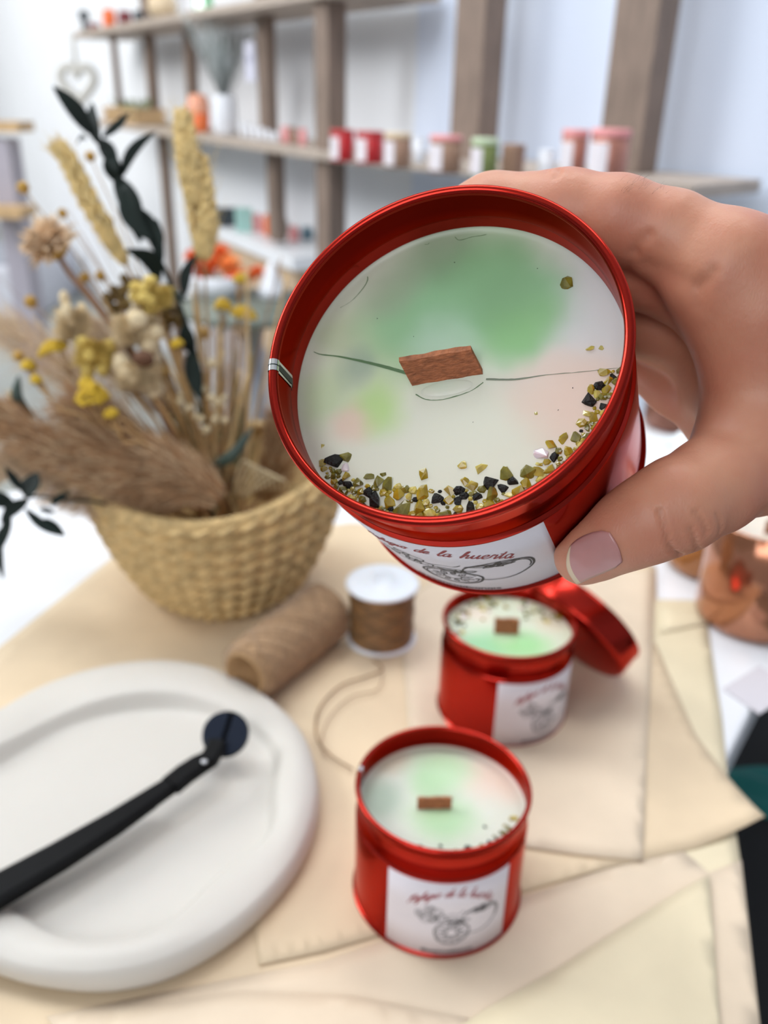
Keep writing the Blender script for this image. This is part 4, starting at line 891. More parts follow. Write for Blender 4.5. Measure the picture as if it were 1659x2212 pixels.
crumple('tissue_paper', T(1560, 1150, .001), .055, .03, .012, mat('cream_tissue_paper', srgb(225, 216, 200), .7, bump=.4, bscale=50), 'cream paper on the table below the thumb, behind the jars', 'paper', 5)
o = slab('printed_card', [T(1560, 1490), T(1640, 1440), T(1720, 1490), T(1640, 1545)], TZ + .0004, TZ + .0010, mat('grey_white_card', srgb(212, 208, 214), .6)); tag(o, 'pale grey card on the table below the copper jar', 'card'); set_origin(o, T(1560, 1490))

# ---- things below the table edge at the right
BLKF = mat('black_fabric', (.006, .006, .007, 1), .9, bump=.4, bscale=300); TEAL = mat('teal_fabric', srgb(8, 96, 92), .8, bump=.3, bscale=200); GREYB = mat('grey_plastic', srgb(150, 152, 160), .4)
def fl(px, py, z): return on_z(px, py, z)
ch = empty('chair', (.50, .52, 0), 'black fabric chair pushed under the right side of the table', 'chair')
V, Fc = box((.50, .52, .435), (.46, .62, .07)); bevel(kid(mesh_obj('seat', V, Fc, BLKF, None, False), ch), .02, 4)
for sx in (-1, 1):
    for sy in (-1, 1): V, Fc = tube([(.50 + sx * .19, .52 + sy * .26, .002), (.50 + sx * .19, .52 + sy * .26, .399)], .012, 10); kid(mesh_obj('leg', V, Fc, GREYB), ch)
V, Fc = box((.75, .52, .62), (.04, .58, .42)); bevel(kid(mesh_obj('backrest', V, Fc, BLKF, None, False), ch), .018, 4)
o = crumple('scarf', tuple(fl(1628, 1712, .471)), .062, .034, .016, TEAL, 'teal cloth lying on the black chair beside the table', 'cloth', 8)

# ------------------------------------------------------------------ basket
STRAW = mat('woven_palm_straw', srgb(214, 184, 130), .75, var=.28, vscale=120, bump=.3, bscale=700)
BC = T(488, 1262); BH = .090
def woven_basket():
    V = []; Fc = []; NA, NZ = 560, 150
    tilt = .10
    for j in range(NZ + 1):
        t = j / NZ; z = BH * t
        r = .0465 + (.0810 - .0465) * (t ** .85) + .004 * math.sin(math.pi * t)
        for k in range(NA):
            a = 2 * math.pi * k / NA; sp = t * 8 + a / (2 * math.pi)      # coiled braid, one row higher each turn
            ph = sp % 1.0; row = abs(math.sin(math.pi * ph)) ** .6
            half = 1 if ph < .5 else -1
            st = math.sin(a * 36 + half * (ph - .5) * 12.0)
            d = .0050 * row + .0034 * max(0, st) ** .7 * row
            rr = r + d; ov = 1 + .05 * math.cos(2 * (a - .4))
            V.append((rr * math.cos(a) * ov, rr * math.sin(a) / ov, z + .004 * t * math.sin(2 * a + 1) + tilt * t * rr * math.cos(a)))
    for j in range(NZ):
        for k in range(NA): a, b = j * NA + k, j * NA + (k + 1) % NA; Fc.append((a, b, b + NA, a + NA))
    nb = len(V); 
    for j, (t) in enumerate([1.0, .9, .6, .3, .05]):
        r = .0465 + (.0810 - .0465) * (t ** .85) + .004 * math.sin(math.pi * t) - .0012
        for k in range(NA):
            a = 2 * math.pi * k / NA; ov = 1 + .05 * math.cos(2 * (a - .4)); V.append((r * math.cos(a) * ov, r * math.sin(a) / ov, BH * t + .004 * t * math.sin(2 * a + 1) + tilt * t * r * math.cos(a)))
    for j in range(4):
        for k in range(NA): a, b = nb + j * NA + k, nb + j * NA + (k + 1) % NA; Fc.append((a, a + NA, b + NA, b))
    for k in range(NA): Fc.append((NZ * NA + k, NZ * NA + (k + 1) % NA, nb + (k + 1) % NA, nb + k))
    Fc.append(tuple(range(NA))[::-1]); Fc.append(tuple(nb + 4 * NA + k for k in range(NA)))
    return V, Fc
V, Fc = woven_basket(); bk = mesh_obj('basket', V, Fc, STRAW); bk.location = (BC[0], BC[1], PZ); tag(bk, 'woven straw basket holding the dried flowers', 'basket')
# rolled rim of the basket
rimP = []
for k in range(120):
    a = 2 * math.pi * k / 120; r = .0822; ov = 1 + .05 * math.cos(2 * (a - .4)); rimP.append((r * math.cos(a) * ov, r * math.sin(a) / ov, BH + .0008 + .004 * math.sin(2 * a + 1) + .10 * r * math.cos(a)))
mb = MB(); n_ = len(rimP)
for k in range(n_):
    p, q = np.array(rimP[k]), np.array(rimP[(k + 1) % n_]); u, v, t = basis(q - p); V, Fc = ellipsoid((p + q) / 2, .0030, .0042, .0042, 8, 6, np.array([t, u + .5 * t, v]).T); mb.add(V, Fc)
mb.build('basket_rim', STRAW, bk)

# ------------------------------------------------------------------ dried flowers (each stem its own thing)
GREEN = mat('preserved_dark_green_leaf', srgb(15, 29, 24), .6, var=.35, vscale=60, spec=.22); GREEN2 = mat('grey_green_leaf', srgb(60, 78, 70), .5, var=.3, vscale=60)
WHEAT = mat('dried_wheat', srgb(222, 194, 132), .7, var=.25, vscale=150); STALK = mat('golden_straw_stalk', srgb(176, 138, 86), .55, var=.25, vscale=40); STALKP = mat('pale_straw_stalk', srgb(200, 168, 116), .55, var=.2, vscale=40); STALK2 = mat('brown_stalk', srgb(140, 98, 62), .6, var=.25, vscale=40); STALK3 = mat('olive_stalk', srgb(120, 112, 72), .6, var=.2, vscale=40)
YEL = mat('mustard_yellow_floret', srgb(200, 164, 38), .8, var=.35, vscale=400); OCH = mat('ochre_button', srgb(190, 148, 66), .8, var=.3, vscale=300)
CRM = mat('cream_fluff', srgb(226, 206, 168), .9, var=.12, vscale=200); PEACH = mat('peach_petal', srgb(232, 204, 170), .8, var=.22, vscale=120); PAMP = mat('brown_pampas', srgb(172, 132, 94), .9, var=.25, vscale=90); PAMPL = mat('pale_pampas', srgb(206, 180, 154), .9, var=.2, vscale=90)
BROWNC = mat('dark_brown_husk', srgb(100, 66, 44), .8); CRMB = mat('cream_blossom', srgb(214, 196, 158), .8, var=.2, vscale=200)
FD = .575       # typical distance of the bouquet along the view
def basept(px=480, py=1180, j=0): return at(px, py, .575 + j)
def stem_mb(path, r0, r1, n=6):
    P_ = smoothpath(path, 8); return tube(P_, list(np.linspace(r0, r1, len(P_))), n)
def plant(name, label, cat, group=None): return empty(name, (0, 0, 0), label, cat, group)
def finish(root, loc):
    """put the thing's origin at its foot"""
    L_ = Vector([float(x) for x in loc]); root.location = L_
    for c in root.children:
        c.data.transform(Matrix.Translation(-L_))
def leaf_mesh(mb, p0, p1, wd, fold=.25, bend=0.0, nrm=None, mi=0):
    p0, p1 = np.asarray(p0), np.asarray(p1); d = p1 - p0; L_ = np.linalg.norm(d); t = d / L_
    nr = -_f if nrm is None else np.asarray(nrm); s_ = np.cross(t, nr); s_ /= np.linalg.norm(s_); nr = np.cross(s_, t)
    n = 12; V = []; Fc = []
    for i in range(n + 1):
        u = i / n; w_ = wd / 2 * (math.sin(math.pi * min(1, u * .96 + .03)) ** .75) * (1.15 - .35 * u); c = p0 + d * u + s_ * bend * L_ * math.sin(math.pi * u) - nr * .06 * L_ * u * u
        V += [c - s_ * w_ + nr * fold * w_, c - s_ * w_ * .5 + nr * fold * .4 * w_, c, c + s_ * w_ * .5 + nr * fold * .4 * w_, c + s_ * w_ + nr * fold * w_]
    for i in range(n):
        for k in range(4): a = i * 5 + k; Fc.append((a, a + 1, a + 6, a + 5))
    mb.add(V, Fc, mi)
def thick(o, t=.0004): s_ = o.modifiers.new('t', 'SOLIDIFY'); s_.thickness = t; return o
# ---- tall dark green branch
root = plant('leafy_branch', 'tall dark green leafy branch rising highest at the left of the bouquet', 'dried plant')
d1 = .535
path = [basept(478, 1160), at(455, 980, .56), at(428, 800, .55), at(398, 690, .545), at(345, 560, .54), at(290, 450, d1), at(240, 350, d1), at(195, 262, d1), at(165, 225, d1)]
V, Fc = stem_mb(path, .0022, .0010); mesh_obj('stem', V, Fc, GREEN, root)
lv = [((198, 290), (113, 184), 36, .05), ((186, 262), (160, 222), 22, 0), ((212, 310), (196, 216), 30, -.04), ((222, 296), (278, 240), 20, .05), ((186, 300), (163, 310), 10, .2), ((262, 382), (333, 282), 26, -.10), ((250, 380), (300, 520), 48, -.06), ((268, 400), (330, 520), 42, .12), ((236, 330), (256, 400), 40, .02),
      ((300, 450), (350, 560), 36, -.05), ((345, 610), (272, 540), 38, .22), ((352, 615), (400, 650), 20, 0), ((398, 640), (422, 545), 26, -.08), ((350, 535), (336, 470), 18, 0), ((398, 700), (420, 770), 34, .05), ((410, 760), (430, 860), 36, 0), ((215, 300), (250, 370), 34, -.05)]
for (a, b, w_, bd) in lv:
    mb = MB(); leaf_mesh(mb, at(*a, d1 + rng.uniform(-.006, .004)), at(*b, d1 + rng.uniform(-.015, .012)), w_ * scale_at(d1), .3, bd); thick(mb.build('leaf', GREEN, root))
finish(root, basept(478, 1160))
# ---- lower-left green branch
root = plant('leafy_branch', 'dark green sprig drooping at the far left beside the pampas', 'dried plant'); d2 = .50
V, Fc = stem_mb([at(330, 1150, .56), at(230, 1090, .53), at(140, 1080, .51), at(60, 1075, d2), at(10, 1130, d2), at(-15, 1240, d2)], .0012, .0006); mesh_obj('stem', V, Fc, GREEN, root)
for a, b, w_ in [((60, 1080), (0, 1128), 30), ((60, 1075), (78, 1018), 44), ((30, 1090), (-30, 1060), 34), ((55, 1100), (138, 1158), 22), ((95, 1120), (140, 1158), 18), ((110, 1092), (152, 1062), 16), ((20, 1110), (4, 1180), 22), ((0, 1140), (4, 1250), 20), ((50, 1060), (10, 1010), 20), ((85, 1100), (120, 1110), 12)]:
    mb = MB(); leaf_mesh(mb, at(*a, d2), at(*b, d2 + rng.uniform(-.01, .01)), w_ * scale_at(d2), .3, rng.uniform(-.08, .08)); thick(mb.build('leaf', GREEN, root))
finish(root, at(330, 1150, .56))
# ---- curved leaves near the rim and left
for a, m_, b, lab in [((440, 1015), (500, 985), (545, 925), 'long dark leaf curving to the right just above the basket'), ((70, 900), (38, 860), (40, 812), 'small dark leaf behind the upper left pampas')]:
    P_ = smoothpath([at(*a, .54), at(*m_, .53), at(*b, .53)], 10); W_ = [.0035 * math.sin(math.pi * min(1, .1 + i / len(P_) * .9)) + .0003 for i in range(len(P_))]
    V, Fc = tube(P_, W_, 8); V = [P_[i // 8] + (v - P_[i // 8]) * np.array([1, .6, 1]) for i, v in enumerate(np.array(V))]; o = mesh_obj('leaf_blade', V, Fc, GREEN2); tag(o, lab, 'leaf'); set_origin(o, P_[0])
# ---- cereal ears
def ear(path, wd, depth, label, stem_to, rows=20, m_=WHEAT, awn=.5, name='wheat_ear_stem'):
    root = plant(name, label, 'dried plant'); P_ = smoothpath([at(x, y, depth) for x, y in path], 12); n = len(P_); w0 = wd * scale_at(depth); mb = MB()
    tot = np.linalg.norm(P_[-1] - P_[0])
    for r in range(rows):
        t = r / rows; i = int(t * (n - 1)); p = P_[i]; d = P_[min(i + 1, n - 1)] - P_[max(i - 1, 0)]; d /= np.linalg.norm(d); u, v, _ = basis(d)
        ww = w0 / 2 * (.45 + .75 * math.sin(math.pi * (.12 + .80 * (1 - t))))
        for k in range(5):
            a = 2 * math.pi * (k + .5 * (r % 2)) / 5 + rng.uniform(-.25, .25); o_ = math.cos(a) * u + math.sin(a) * v; ax2 = d * .85 + o_ * .45; ax2 /= np.linalg.norm(ax2)
            c = p + o_ * ww * .55; uu, vv, tt = basis(ax2); V, Fc = ellipsoid(c + ax2 * tot / rows * .5, ww * .36, ww * .36, tot / rows * 1.25, 7, 6, np.array([uu, vv, tt]).T); mb.add(V, Fc)
            if rng.random() < awn: L_ = rng.uniform(.5, 1.2) * w0; V, Fc = tube([c + ax2 * tot / rows, c + ax2 * (tot / rows + L_ * .5) + o_ * L_ * .05, c + ax2 * (tot / rows + L_)], [.00025, .00018, .00006], 3); mb.add(V, Fc)
    mb.build('ear', m_, root)
    V, Fc = stem_mb([basept(*stem_to[-1])] + [at(x, y, depth + .01) for x, y in stem_to[:-1][::-1]] + [P_[0]], .0011, .0008); mesh_obj('stem', V, Fc, STALK, root); finish(root, basept(*stem_to[-1])); return root
ear([(268, 565), (235, 510), (190, 430), (150, 350), (122, 312)], 38, .545, 'slim pale wheat ear leaning to the upper left', [(300, 640), (370, 820), (455, 1110)], 24)
ear([(418, 440), (408, 370), (400, 300), (394, 240)], 46, .535, 'thick golden wheat ear standing upright, tallest of the ears', [(425, 600), (440, 800), (470, 1130)], 22)
ear([(440, 555), (440, 490), (430, 410), (425, 340)], 62, .545, 'broad golden wheat ear just below the tallest one', [(447, 700), (455, 900), (484, 1130)], 20)
# ---- fluffy / bristly heads made of many fine hairs
def fuzz(mb, P_, rad, count, L_, wd=.00022, lean=.7, droop=0.0, mi=0):
    n = len(P_)
    for _ in range(count):
        t = rng.random(); i = int(t * (n - 1)); p = P_[i]; d = P_[min(i + 1, n - 1)] - P_[max(i - 1, 0)]; d = d / (np.linalg.norm(d) + 1e-9)
        q = rng.normal(size=3); q -= (q @ d) * d; q /= np.linalg.norm(q) + 1e-9; r = rad(t) if callable(rad) else rad
        c = p + q * r * rng.uniform(.05, .75); dr = d * lean + q * (1 - lean) + rng.normal(size=3) * .12; dr /= np.linalg.norm(dr); l = L_ * rng.uniform(.5, 1.1)
        e1_ = c + dr * l * .55; e2_ = c + dr * l + q * l * .12 - np.array([0, 0, droop * l]); s_ = np.cross(dr, rng.normal(size=3)); s_ /= np.linalg.norm(s_) + 1e-9
        mb.add([c - s_ * wd, c + s_ * wd, e1_ + s_ * wd * .8, e1_ - s_ * wd * .8, e2_], [(0, 1, 2, 3), (3, 2, 4)], mi)
def plume(path, depth, rad_px, count, label, m_, L_=.020, droop=.25, name='pampas_plume', wd=.00030, dz=0.0):
    root = plant(name, label, 'dried grass'); P_ = smoothpath([at(x, y, depth + dz * i) for i, (x, y) in enumerate(path)], 10); R_ = rad_px * scale_at(depth)
    mb = MB(); fuzz(mb, P_, lambda t: R_ * (math.sin(math.pi * (.10 + .82 * (1 - t) )) ** .6 + .05), count, L_, wd, .72, droop); mb.m = [int(rng.random() < .3) if i % 2 == 0 else 0 for i in range(len(mb.f))]; mb.m = [mb.m[i - i % 2] for i in range(len(mb.f))]; mb.build('plume', None, root, True, [m_, mat('light_plume_hair', srgb(214, 186, 150), .9) if m_ is PAMP else CRM])
    foot = basept(480 + rng.uniform(-30, 20), 1140); V, Fc = stem_mb([foot, P_[0]] + P_[10::10], .0016, .0006); mesh_obj('stem', V, Fc, STALK2, root); finish(root, foot)
plume([(475, 1080), (420, 1045), (350, 1010), (280, 985), (215, 930), (165, 880)], .520, 72, 6500, 'big brown pampas plume spilling over the left rim of the basket', PAMP, .024, .18)
plume([(400, 1085), (300, 1060), (200, 1010), (100, 960), (0, 905), (-60, 880)], .53, 62, 5200, 'brown pampas plume reaching out of the picture at the left', PAMP, .020)
plume([(330, 960), (270, 930), (200, 840), (140, 790), (60, 740), (-10, 700)], .60, 60, 2600, 'pale loose pampas plume in the upper left of the bouquet', PAMPL, .026, wd=.00022)
plume([(300, 1090), (200, 1080), (120, 1050), (40, 1000), (-20, 1010)], .55, 46, 2600, 'pale pampas plume hanging lowest at the left', PAMPL, .018)
plume([(380, 900), (330, 850), (270, 800), (230, 740), (190, 700)], .58, 40, 1800, 'pinkish fine grass plume behind the yellow heads', PAMPL, .018, name='grass_plume', wd=.00022)
plume([(560, 1080), (590, 1030), (605, 970), (600, 900)], .62, 46, 2200, 'brown pampas plume behind, next to the held tin', PAMP, .018)
# ---- peach everlasting with thick stem
root = plant('dried_scabiosa', 'large peach papery flower head on a thick stem at the left', 'dried flower'); dF = .53
c = at(108, 525, dF); u, v, n_ = basis(at(60, 470, dF) - at(130, 560, dF) + np.array([0, -.02, .01])); mb = MB()
for ring_, (num, L_, el) in enumerate([(34, .0185, -.25), (36, .0185, .1), (36, .0175, .4), (32, .0165, .65), (28, .0155, .9), (22, .0145, 1.15), (14, .014, 1.4)]):
    for k in range(num):
        a = 2 * math.pi * k / num + rng.uniform(-.12, .12); o_ = math.cos(a) * u + math.sin(a) * v; dr = o_ * math.cos(el) + n_ * math.sin(el); leaf_mesh(mb, c + o_ * .001, c + dr * L_ * rng.uniform(.8, 1.1) + rng.normal(size=3) * .0022, .0048, .5, rng.uniform(-.1, .1), n_ + rng.normal(size=3) * .3)
thick(mb.build('petals', PEACH, root), .0002)
V, Fc = ellipsoid(c - n_ * .004, .009, .009, .007, 14, 9, np.array([u, v, n_]).T); mesh_obj('calyx', V, Fc, OCH, root)
V, Fc = stem_mb([basept(445, 1130), at(400, 1000, .55), at(300, 790, .54), at(205, 655, .535), at(150, 590, dF), c - n_ * .004], .0028, .0016); mesh_obj('stem', V, Fc, STALK2, root); finish(root, basept(445, 1130))
# ---- small round button heads on thin stems
btn = [((50, 405), 15, 'ball bud standing alone at the far upper left'), ((135, 461), 12, 'ball bud just above the peach flower head'), ((195, 338), 13, 'ball bud high beside the tall dark green branch'), ((235, 478), 13, 'ball bud right of the slim wheat ear'), ((66, 652), 16, 'ball bud left of the thick brown stem'),
       ((182, 600), 13, 'left ball bud of the pair under the slim wheat ear'), ((217, 596), 13, 'right ball bud of the pair under the slim wheat ear'), ((40, 770), 14, 'ball bud at the left edge beside a yellow head'), ((352, 804), 13, 'ball bud right of the cream fluffy head'), ((440, 720), 16, 'ochre ball bud right of the dark branch'), ((360, 690), 18, 'ochre ball bud between fluffy head and dark branch'), ((128, 716), 12, 'ball bud left of the pale fluffy tuft')]
for (px, py), r, lab in btn:
    root = plant('button_flower', 'ochre ' + lab.replace('ochre ', ''), 'dried flower'); dd = .55 + rng.uniform(-.02, .03); c = at(px, py, dd); R_ = r * scale_at(dd) * .85
    V, Fc = ellipsoid(c, R_, R_, R_, 16, 12, None, .06); mesh_obj('bud', V, Fc, OCH, root)
    m1 = at(px + (455 - px) * .45, py + (1080 - py) * .38, dd); foot = basept(455 + rng.uniform(-25, 25), 1130); V, Fc = stem_mb([foot, m1, c], .0007, .0004, 5); mesh_obj('stem', V, Fc, STALK, root); finish(root, foot)
# ---- flat yellow yarrow heads
yar = [((116, 757), 38, 18, 'flat mustard yellow head at the left'), ((200, 862), 42, 30, 'brightest mustard yellow head, lowest in the bouquet'), ((526, 680), 34, 15, 'flat mustard yellow head at the right beside the held tin'), ((482, 664), 22, 16, 'small bright yellow head left of the flat right-hand one'), ((520, 607), 19, 13, 'small yellow head highest at the right'), ((383, 745), 15, 10, 'tiny bright yellow head beside the dark branch'),
       ((62, 792), 17, 12, 'tiny yellow head at the left edge'), ((78, 822), 12, 9, 'tiny orange yellow head under the left edge one'), ((186, 828), 17, 10, 'small pale yellow head above the brightest one'), ((240, 895), 16, 10, 'small dull yellow head right of the brightest one')]
for (px, py), rx, ry, lab in yar:
    root = plant('yarrow', lab, 'dried flower'); dd = (.500 if py > 820 else .525) if px < 400 else .60; c = at(px, py, dd); S_ = scale_at(dd); mb = MB(); upv = -DWN * .8 - _f * .35 + RGT * rng.uniform(-.25, .25); u, v, n_ = basis(upv)
    for _ in range(230):
        a = rng.uniform(0, 6.28); q = math.sqrt(rng.random()); V, Fc = ellipsoid(c + u * rx * S_ * q * math.cos(a) + v * rx * S_ * .8 * q * math.sin(a) + n_ * ry * S_ * 1.1 * (1 - q * q), *[.0013] * 3, 6, 4); mb.add(V, Fc)
    mb.build('floret_head', YEL, root); foot = basept(470 + rng.uniform(-25, 25), 1130); mb = MB(); nk = at(px + (470 - px) * .12, py + 60, dd)
    for k in range(6): a = k * 1.05; V, Fc = tube([nk, c + u * rx * S_ * .6 * math.cos(a) + v * rx * S_ * .5 * math.sin(a) - n_ * .001], .0004, 4); mb.add(V, Fc)
    V, Fc = stem_mb([foot, at(px + (470 - px) * .4, py + (1080 - py) * .42, dd + .01), nk], .0010, .0006); mb.add(V, Fc); mb.build('stem', STALK, root); finish(root, foot)
# ---- fluffy cream heads, tufts and blossoms
fl_ = [((292, 712), 56, 52, 'cream fluffy head above the bigger one in the bouquet middle'), ((300, 815), 58, 50, 'cream fluffy head with a brown hollow, in the bouquet middle'), ((158, 700), 34, 52, 'cream silky tuft left of the thick brown stem'), ((330, 640), 46, 34, 'pale yellow fluffy head under the dark branch'), ((205, 765), 44, 46, 'pinkish tuft between yellow head and cream fluff')]
for (px, py), rx, ry, lab in fl_:
    root = plant('fluffy_seed_head', lab, 'dried flower'); dd = .525; c = at(px, py, dd); S_ = scale_at(dd); mb = MB()
    for _ in range(16):
        q = rng.normal(size=3) * .38; V, Fc = ellipsoid(c + RGT * q[0] * rx * S_ + DWN * q[1] * ry * S_ + _f * q[2] * rx * S_, rx * S_ * .34, rx * S_ * .34, ry * S_ * .34, 12, 8, None, .12); mb.add(V, Fc)
    P_ = [c + DWN * ry * S_ * .6, c, c - DWN * ry * S_ * .5]; P_ = smoothpath(P_, 6); fuzz(mb, P_, rx * S_ * .85, 3200, .007, .00022, .2)
    mb.build('fluff', CRM if 'yellow' not in lab else mat('pale_yellow_fluff', srgb(214, 188, 104), .85), root)
    if 'hollow' in lab: V, Fc = ellipsoid(at(310, 775, dd - .014), .0065, .005, .005, 12, 8, None, .1); mesh_obj('husk', V, Fc, BROWNC, root)
    foot = basept(465 + rng.uniform(-15, 20), 1130); V, Fc = stem_mb([foot, at(px + (470 - px) * .5, py + (1090 - py) * .45, dd + .01), c], .0014, .0009); mesh_obj('stem', V, Fc, STALK, root); finish(root, foot)
# ---- brown-olive seed cluster and cream blossom sprigs
def cluster(pts, r, depth, label, m_, name, cat='dried flower', stemm=STALK, foot=None):
    root = plant(name, label, cat); mb = MB()
    for (x, y) in pts:
        for _ in range(5): V, Fc = ellipsoid(at(x + rng.normal() * r * .6, y + rng.normal() * r * .6, depth + rng.normal() * .004), *[r * scale_at(depth) * rng.uniform(.45, .75)] * 3, 8, 6, None, .18); mb.add(V, Fc)
    mb.build('blossoms', m_, root); mb = MB(); foot = basept(475 + rng.uniform(-15, 15), 1130) if foot is None else foot; cx = np.mean([p[0] for p in pts]); my = max(p[1] for p in pts); nk = at(cx + 8, my + 30, depth)
    for p in pts: V, Fc = tube(smoothpath([nk, at((cx + p[0]) / 2 + 6, (my + p[1]) / 2 + 12, depth), at(*p, depth)], 4), .0004, 4); mb.add(V, Fc)
    V, Fc = stem_mb([foot, at((cx + 475) / 2, (my + 1110) / 2, depth + .01), nk], .0011, .0007); mb.add(V, Fc); mb.build('stem', stemm, root); finish(root, foot)
OLV = mat('olive_brown_husk', srgb(122, 98, 52), .8, var=.3, vscale=200)
cluster([(240, 640), (262, 665), (238, 672), (250, 700), (275, 610), (262, 640)], 16, .555, 'olive brown seed cluster left of the dark branch', OLV, 'seed_cluster')
cluster([(345, 645), (372, 665), (350, 690), (385, 690), (330, 672)], 17, .56, 'olive seed cluster right under the dark branch', OLV, 'seed_cluster')
cluster([(392, 860), (412, 880), (440, 838), (462, 862), (470, 905), (448, 925), (430, 905), (415, 990), (432, 1012), (405, 1018), (480, 870), (455, 785)], 10, .535, 'cream blossom sprig in front of the stems above the basket', CRMB, 'blossom_sprig')
cluster([(20, 850), (30, 880), (12, 905), (40, 845)], 9, .60, 'cream blossom sprig at the far left edge', CRMB, 'blossom_sprig')
# ---- bare stalks
for k in range(84):
    a = rng.uniform(-.62, .30); L_ = rng.uniform(160, 560) if k < 44 else rng.uniform(120, 340); bx = 480 + rng.uniform(-30, 50); x1, y1 = bx + L_ * math.sin(a) * 1.05, 1090 - L_ * math.cos(a); dd = rng.uniform(.545, .62)
    P_ = [basept(bx, 1150, dd - .575 if dd < .58 else 0), at((bx + x1) / 2 + rng.uniform(-10, 10), (1100 + y1) / 2, dd), at(x1, y1, dd)]
    r = rng.uniform(.0008, .0026) if k % 2 else rng.uniform(.0004, .0009); V, Fc = tube(smoothpath(P_, 6), [r * (1 - .4 * i / 12) for i in range(13)], 6); o = mesh_obj('dried_stalk', V, Fc, [STALK, STALKP, STALK2, STALK3][k % 4])
    lab_ = ('thick ' if r > .0014 else 'medium ' if r > .0007 else 'thread-thin ') + ['golden', 'pale golden', 'brown', 'olive'][k % 4] + ' bare stalk ' + ('leaning left' if a < -.3 else 'leaning slightly left' if a < -.08 else 'standing upright' if a < .08 else 'leaning right') + (', tall, in the basket' if L_ > 330 else ', short, in the basket')
    tag(o, lab_, 'dried stalk', lab_); set_origin(o, P_[0])
for k in range(14):
    a = rng.uniform(-1.0, -.25); L_ = rng.uniform(500, 720); bx = 470; x1, y1 = bx + L_ * math.sin(a), 1090 - L_ * math.cos(a); dd = rng.uniform(.55, .6)
    P_ = smoothpath([basept(bx, 1130), at((bx + x1) / 2 + 15, (1100 + y1) / 2, dd), at(x1, y1, dd)], 6); V, Fc = tube(P_, [.0004 * (1 - .6 * i / 12) for i in range(13)], 4); o = mesh_obj('thin_grass_stem', V, Fc, STALK2)
    tag(o, 'hair-thin dry grass stem fanning out to the upper left', 'dried stalk', 'hair-thin stems at the upper left'); set_origin(o, P_[0])
# pale curly blades low right
for k in range(7):
    P_ = smoothpath([at(500 + k * 4, 1075, .55), at(520 + k * 12, 1000 + k * 6, .54), at(545 + k * 12, 1010 + k * 5, .54), at(560 + k * 10, 1060, .55)], 6); V, Fc = tube(P_, .0006, 5); o = mesh_obj('curled_grass_blade', V, Fc, CRMB); tag(o, 'pale curled grass blade bending over inside the basket rim', 'dried grass', 'curled pale blades'); set_origin(o, P_[0])

# ------------------------------------------------------------------ shelving along the wall
def wing(px, py, dirn, nrm, off=0.0):
    """point where the line of sight through a pixel meets the upright plane of a shelf run"""
    p0 = Cn + nrm * off; v = ray(px, py); t = ((p0 - ORG[:2]) @ nrm) / (v[:2] @ nrm); return ORG + v * t
ZM, ZT = CAM_Z - .128, CAM_Z + .172        # undersides of the middle and upper boards
BT = .020
def board(name, a, b, nrm, depth, z, th, m_, label, cat='shelf'):
    a, b = np.array(a[:2]), np.array(b[:2]); V = [(*a, z), (*b, z), (*(b + nrm * depth), z), (*(a + nrm * depth), z)]; V += [(x, y, z + th) for x, y, _ in V]
    o = mesh_obj(name, V, [(0, 3, 2, 1), (4, 5, 6, 7), (0, 1, 5, 4), (1, 2, 6, 5), (2, 3, 7, 6), (3, 0, 4, 7)], m_, None, False); bevel(o, .002, 2); tag(o, label, cat); set_origin(o, (*a, z)); return o
le = wing(200, 257, DL, NL); lt = wing(158, 85, DL, NL)
board('shelf_board', Cn + DL * .004, le, NL, .215, ZM, BT, WOODS, 'middle shelf board of the left run, carrying vase and small candles')
board('shelf_board', Cn + DL * .004, lt, NL, .215, ZT, BT, WOODS, 'upper shelf board of the left run, ending at the hanging heart')
board('shelf_board', Cn + DR * .002, Cn + DR * .86, NR, .215, ZM, BT, WOODS, 'middle shelf board of the right run, carrying the red tins')
board('shelf_board', Cn + DR * .002, Cn + DR * .115, NR, .215, ZT, BT, WOODS, 'short end of upper shelf board right of the corner post')
def post(px, py, wpx, dirn, nrm, z0, z1, label, dep=.045, off=.055):
    c = wing(px, py, dirn, nrm, off); d = (c - ORG) @ _f; w_ = wpx * d / FPX; a = c[:2] - dirn * w_ / 2; b = c[:2] + dirn * w_ / 2
    V = [(*a, z0), (*b, z0), (*(b + nrm * dep), z0), (*(a + nrm * dep), z0)]; V += [(x, y, z1) for x, y, _ in V]
    o = mesh_obj('shelf_post', V, [(0, 3, 2, 1), (4, 5, 6, 7), (0, 1, 5, 4), (1, 2, 6, 5), (2, 3, 7, 6), (3, 0, 4, 7)], WOODG, None, False); bevel(o, .002, 2); tag(o, label, 'shelf post'); set_origin(o, (*a, z0)); return o
cz = CAM_Z - .36
SEG = [(0.001, ZM), (ZM + BT, ZT), (ZT + BT, CAM_Z + .48)]; SN = ['below the middle board', 'between middle and upper boards', 'above the upper board']
for (px, py, w_, nm) in [(322, 200, 26, 'farthest shelf post at the left'), (405, 180, 24, 'shelf post behind the golden ear'), (566, 200, 46, 'shelf post right of the white vase')]:
    for i in ((0, 1, 2) if px != 405 else (1,)):
        z0, z1 = SEG[i]; z0 = max(z0, cz) if px == 566 else z0; post(px + (12 if i == 0 else 0), py, w_, DL, NL, z0 + .0005, z1 - .0005, nm + ', piece ' + SN[i], .03, .10 if px != 566 else .08)
post(250, 200, 14, DL, NL, ZM + BT + .0005, ZT - .0005, 'slim pale upright near the left end of the shelves', .02, .03)
for i in (0, 1, 2):
    z0, z1 = SEG[i]; z0 = max(z0, cz); post(694, 200, 48, DR, NR, z0 + .0005, z1 - .0005, 'corner shelf post, piece ' + SN[i], .05, .03)
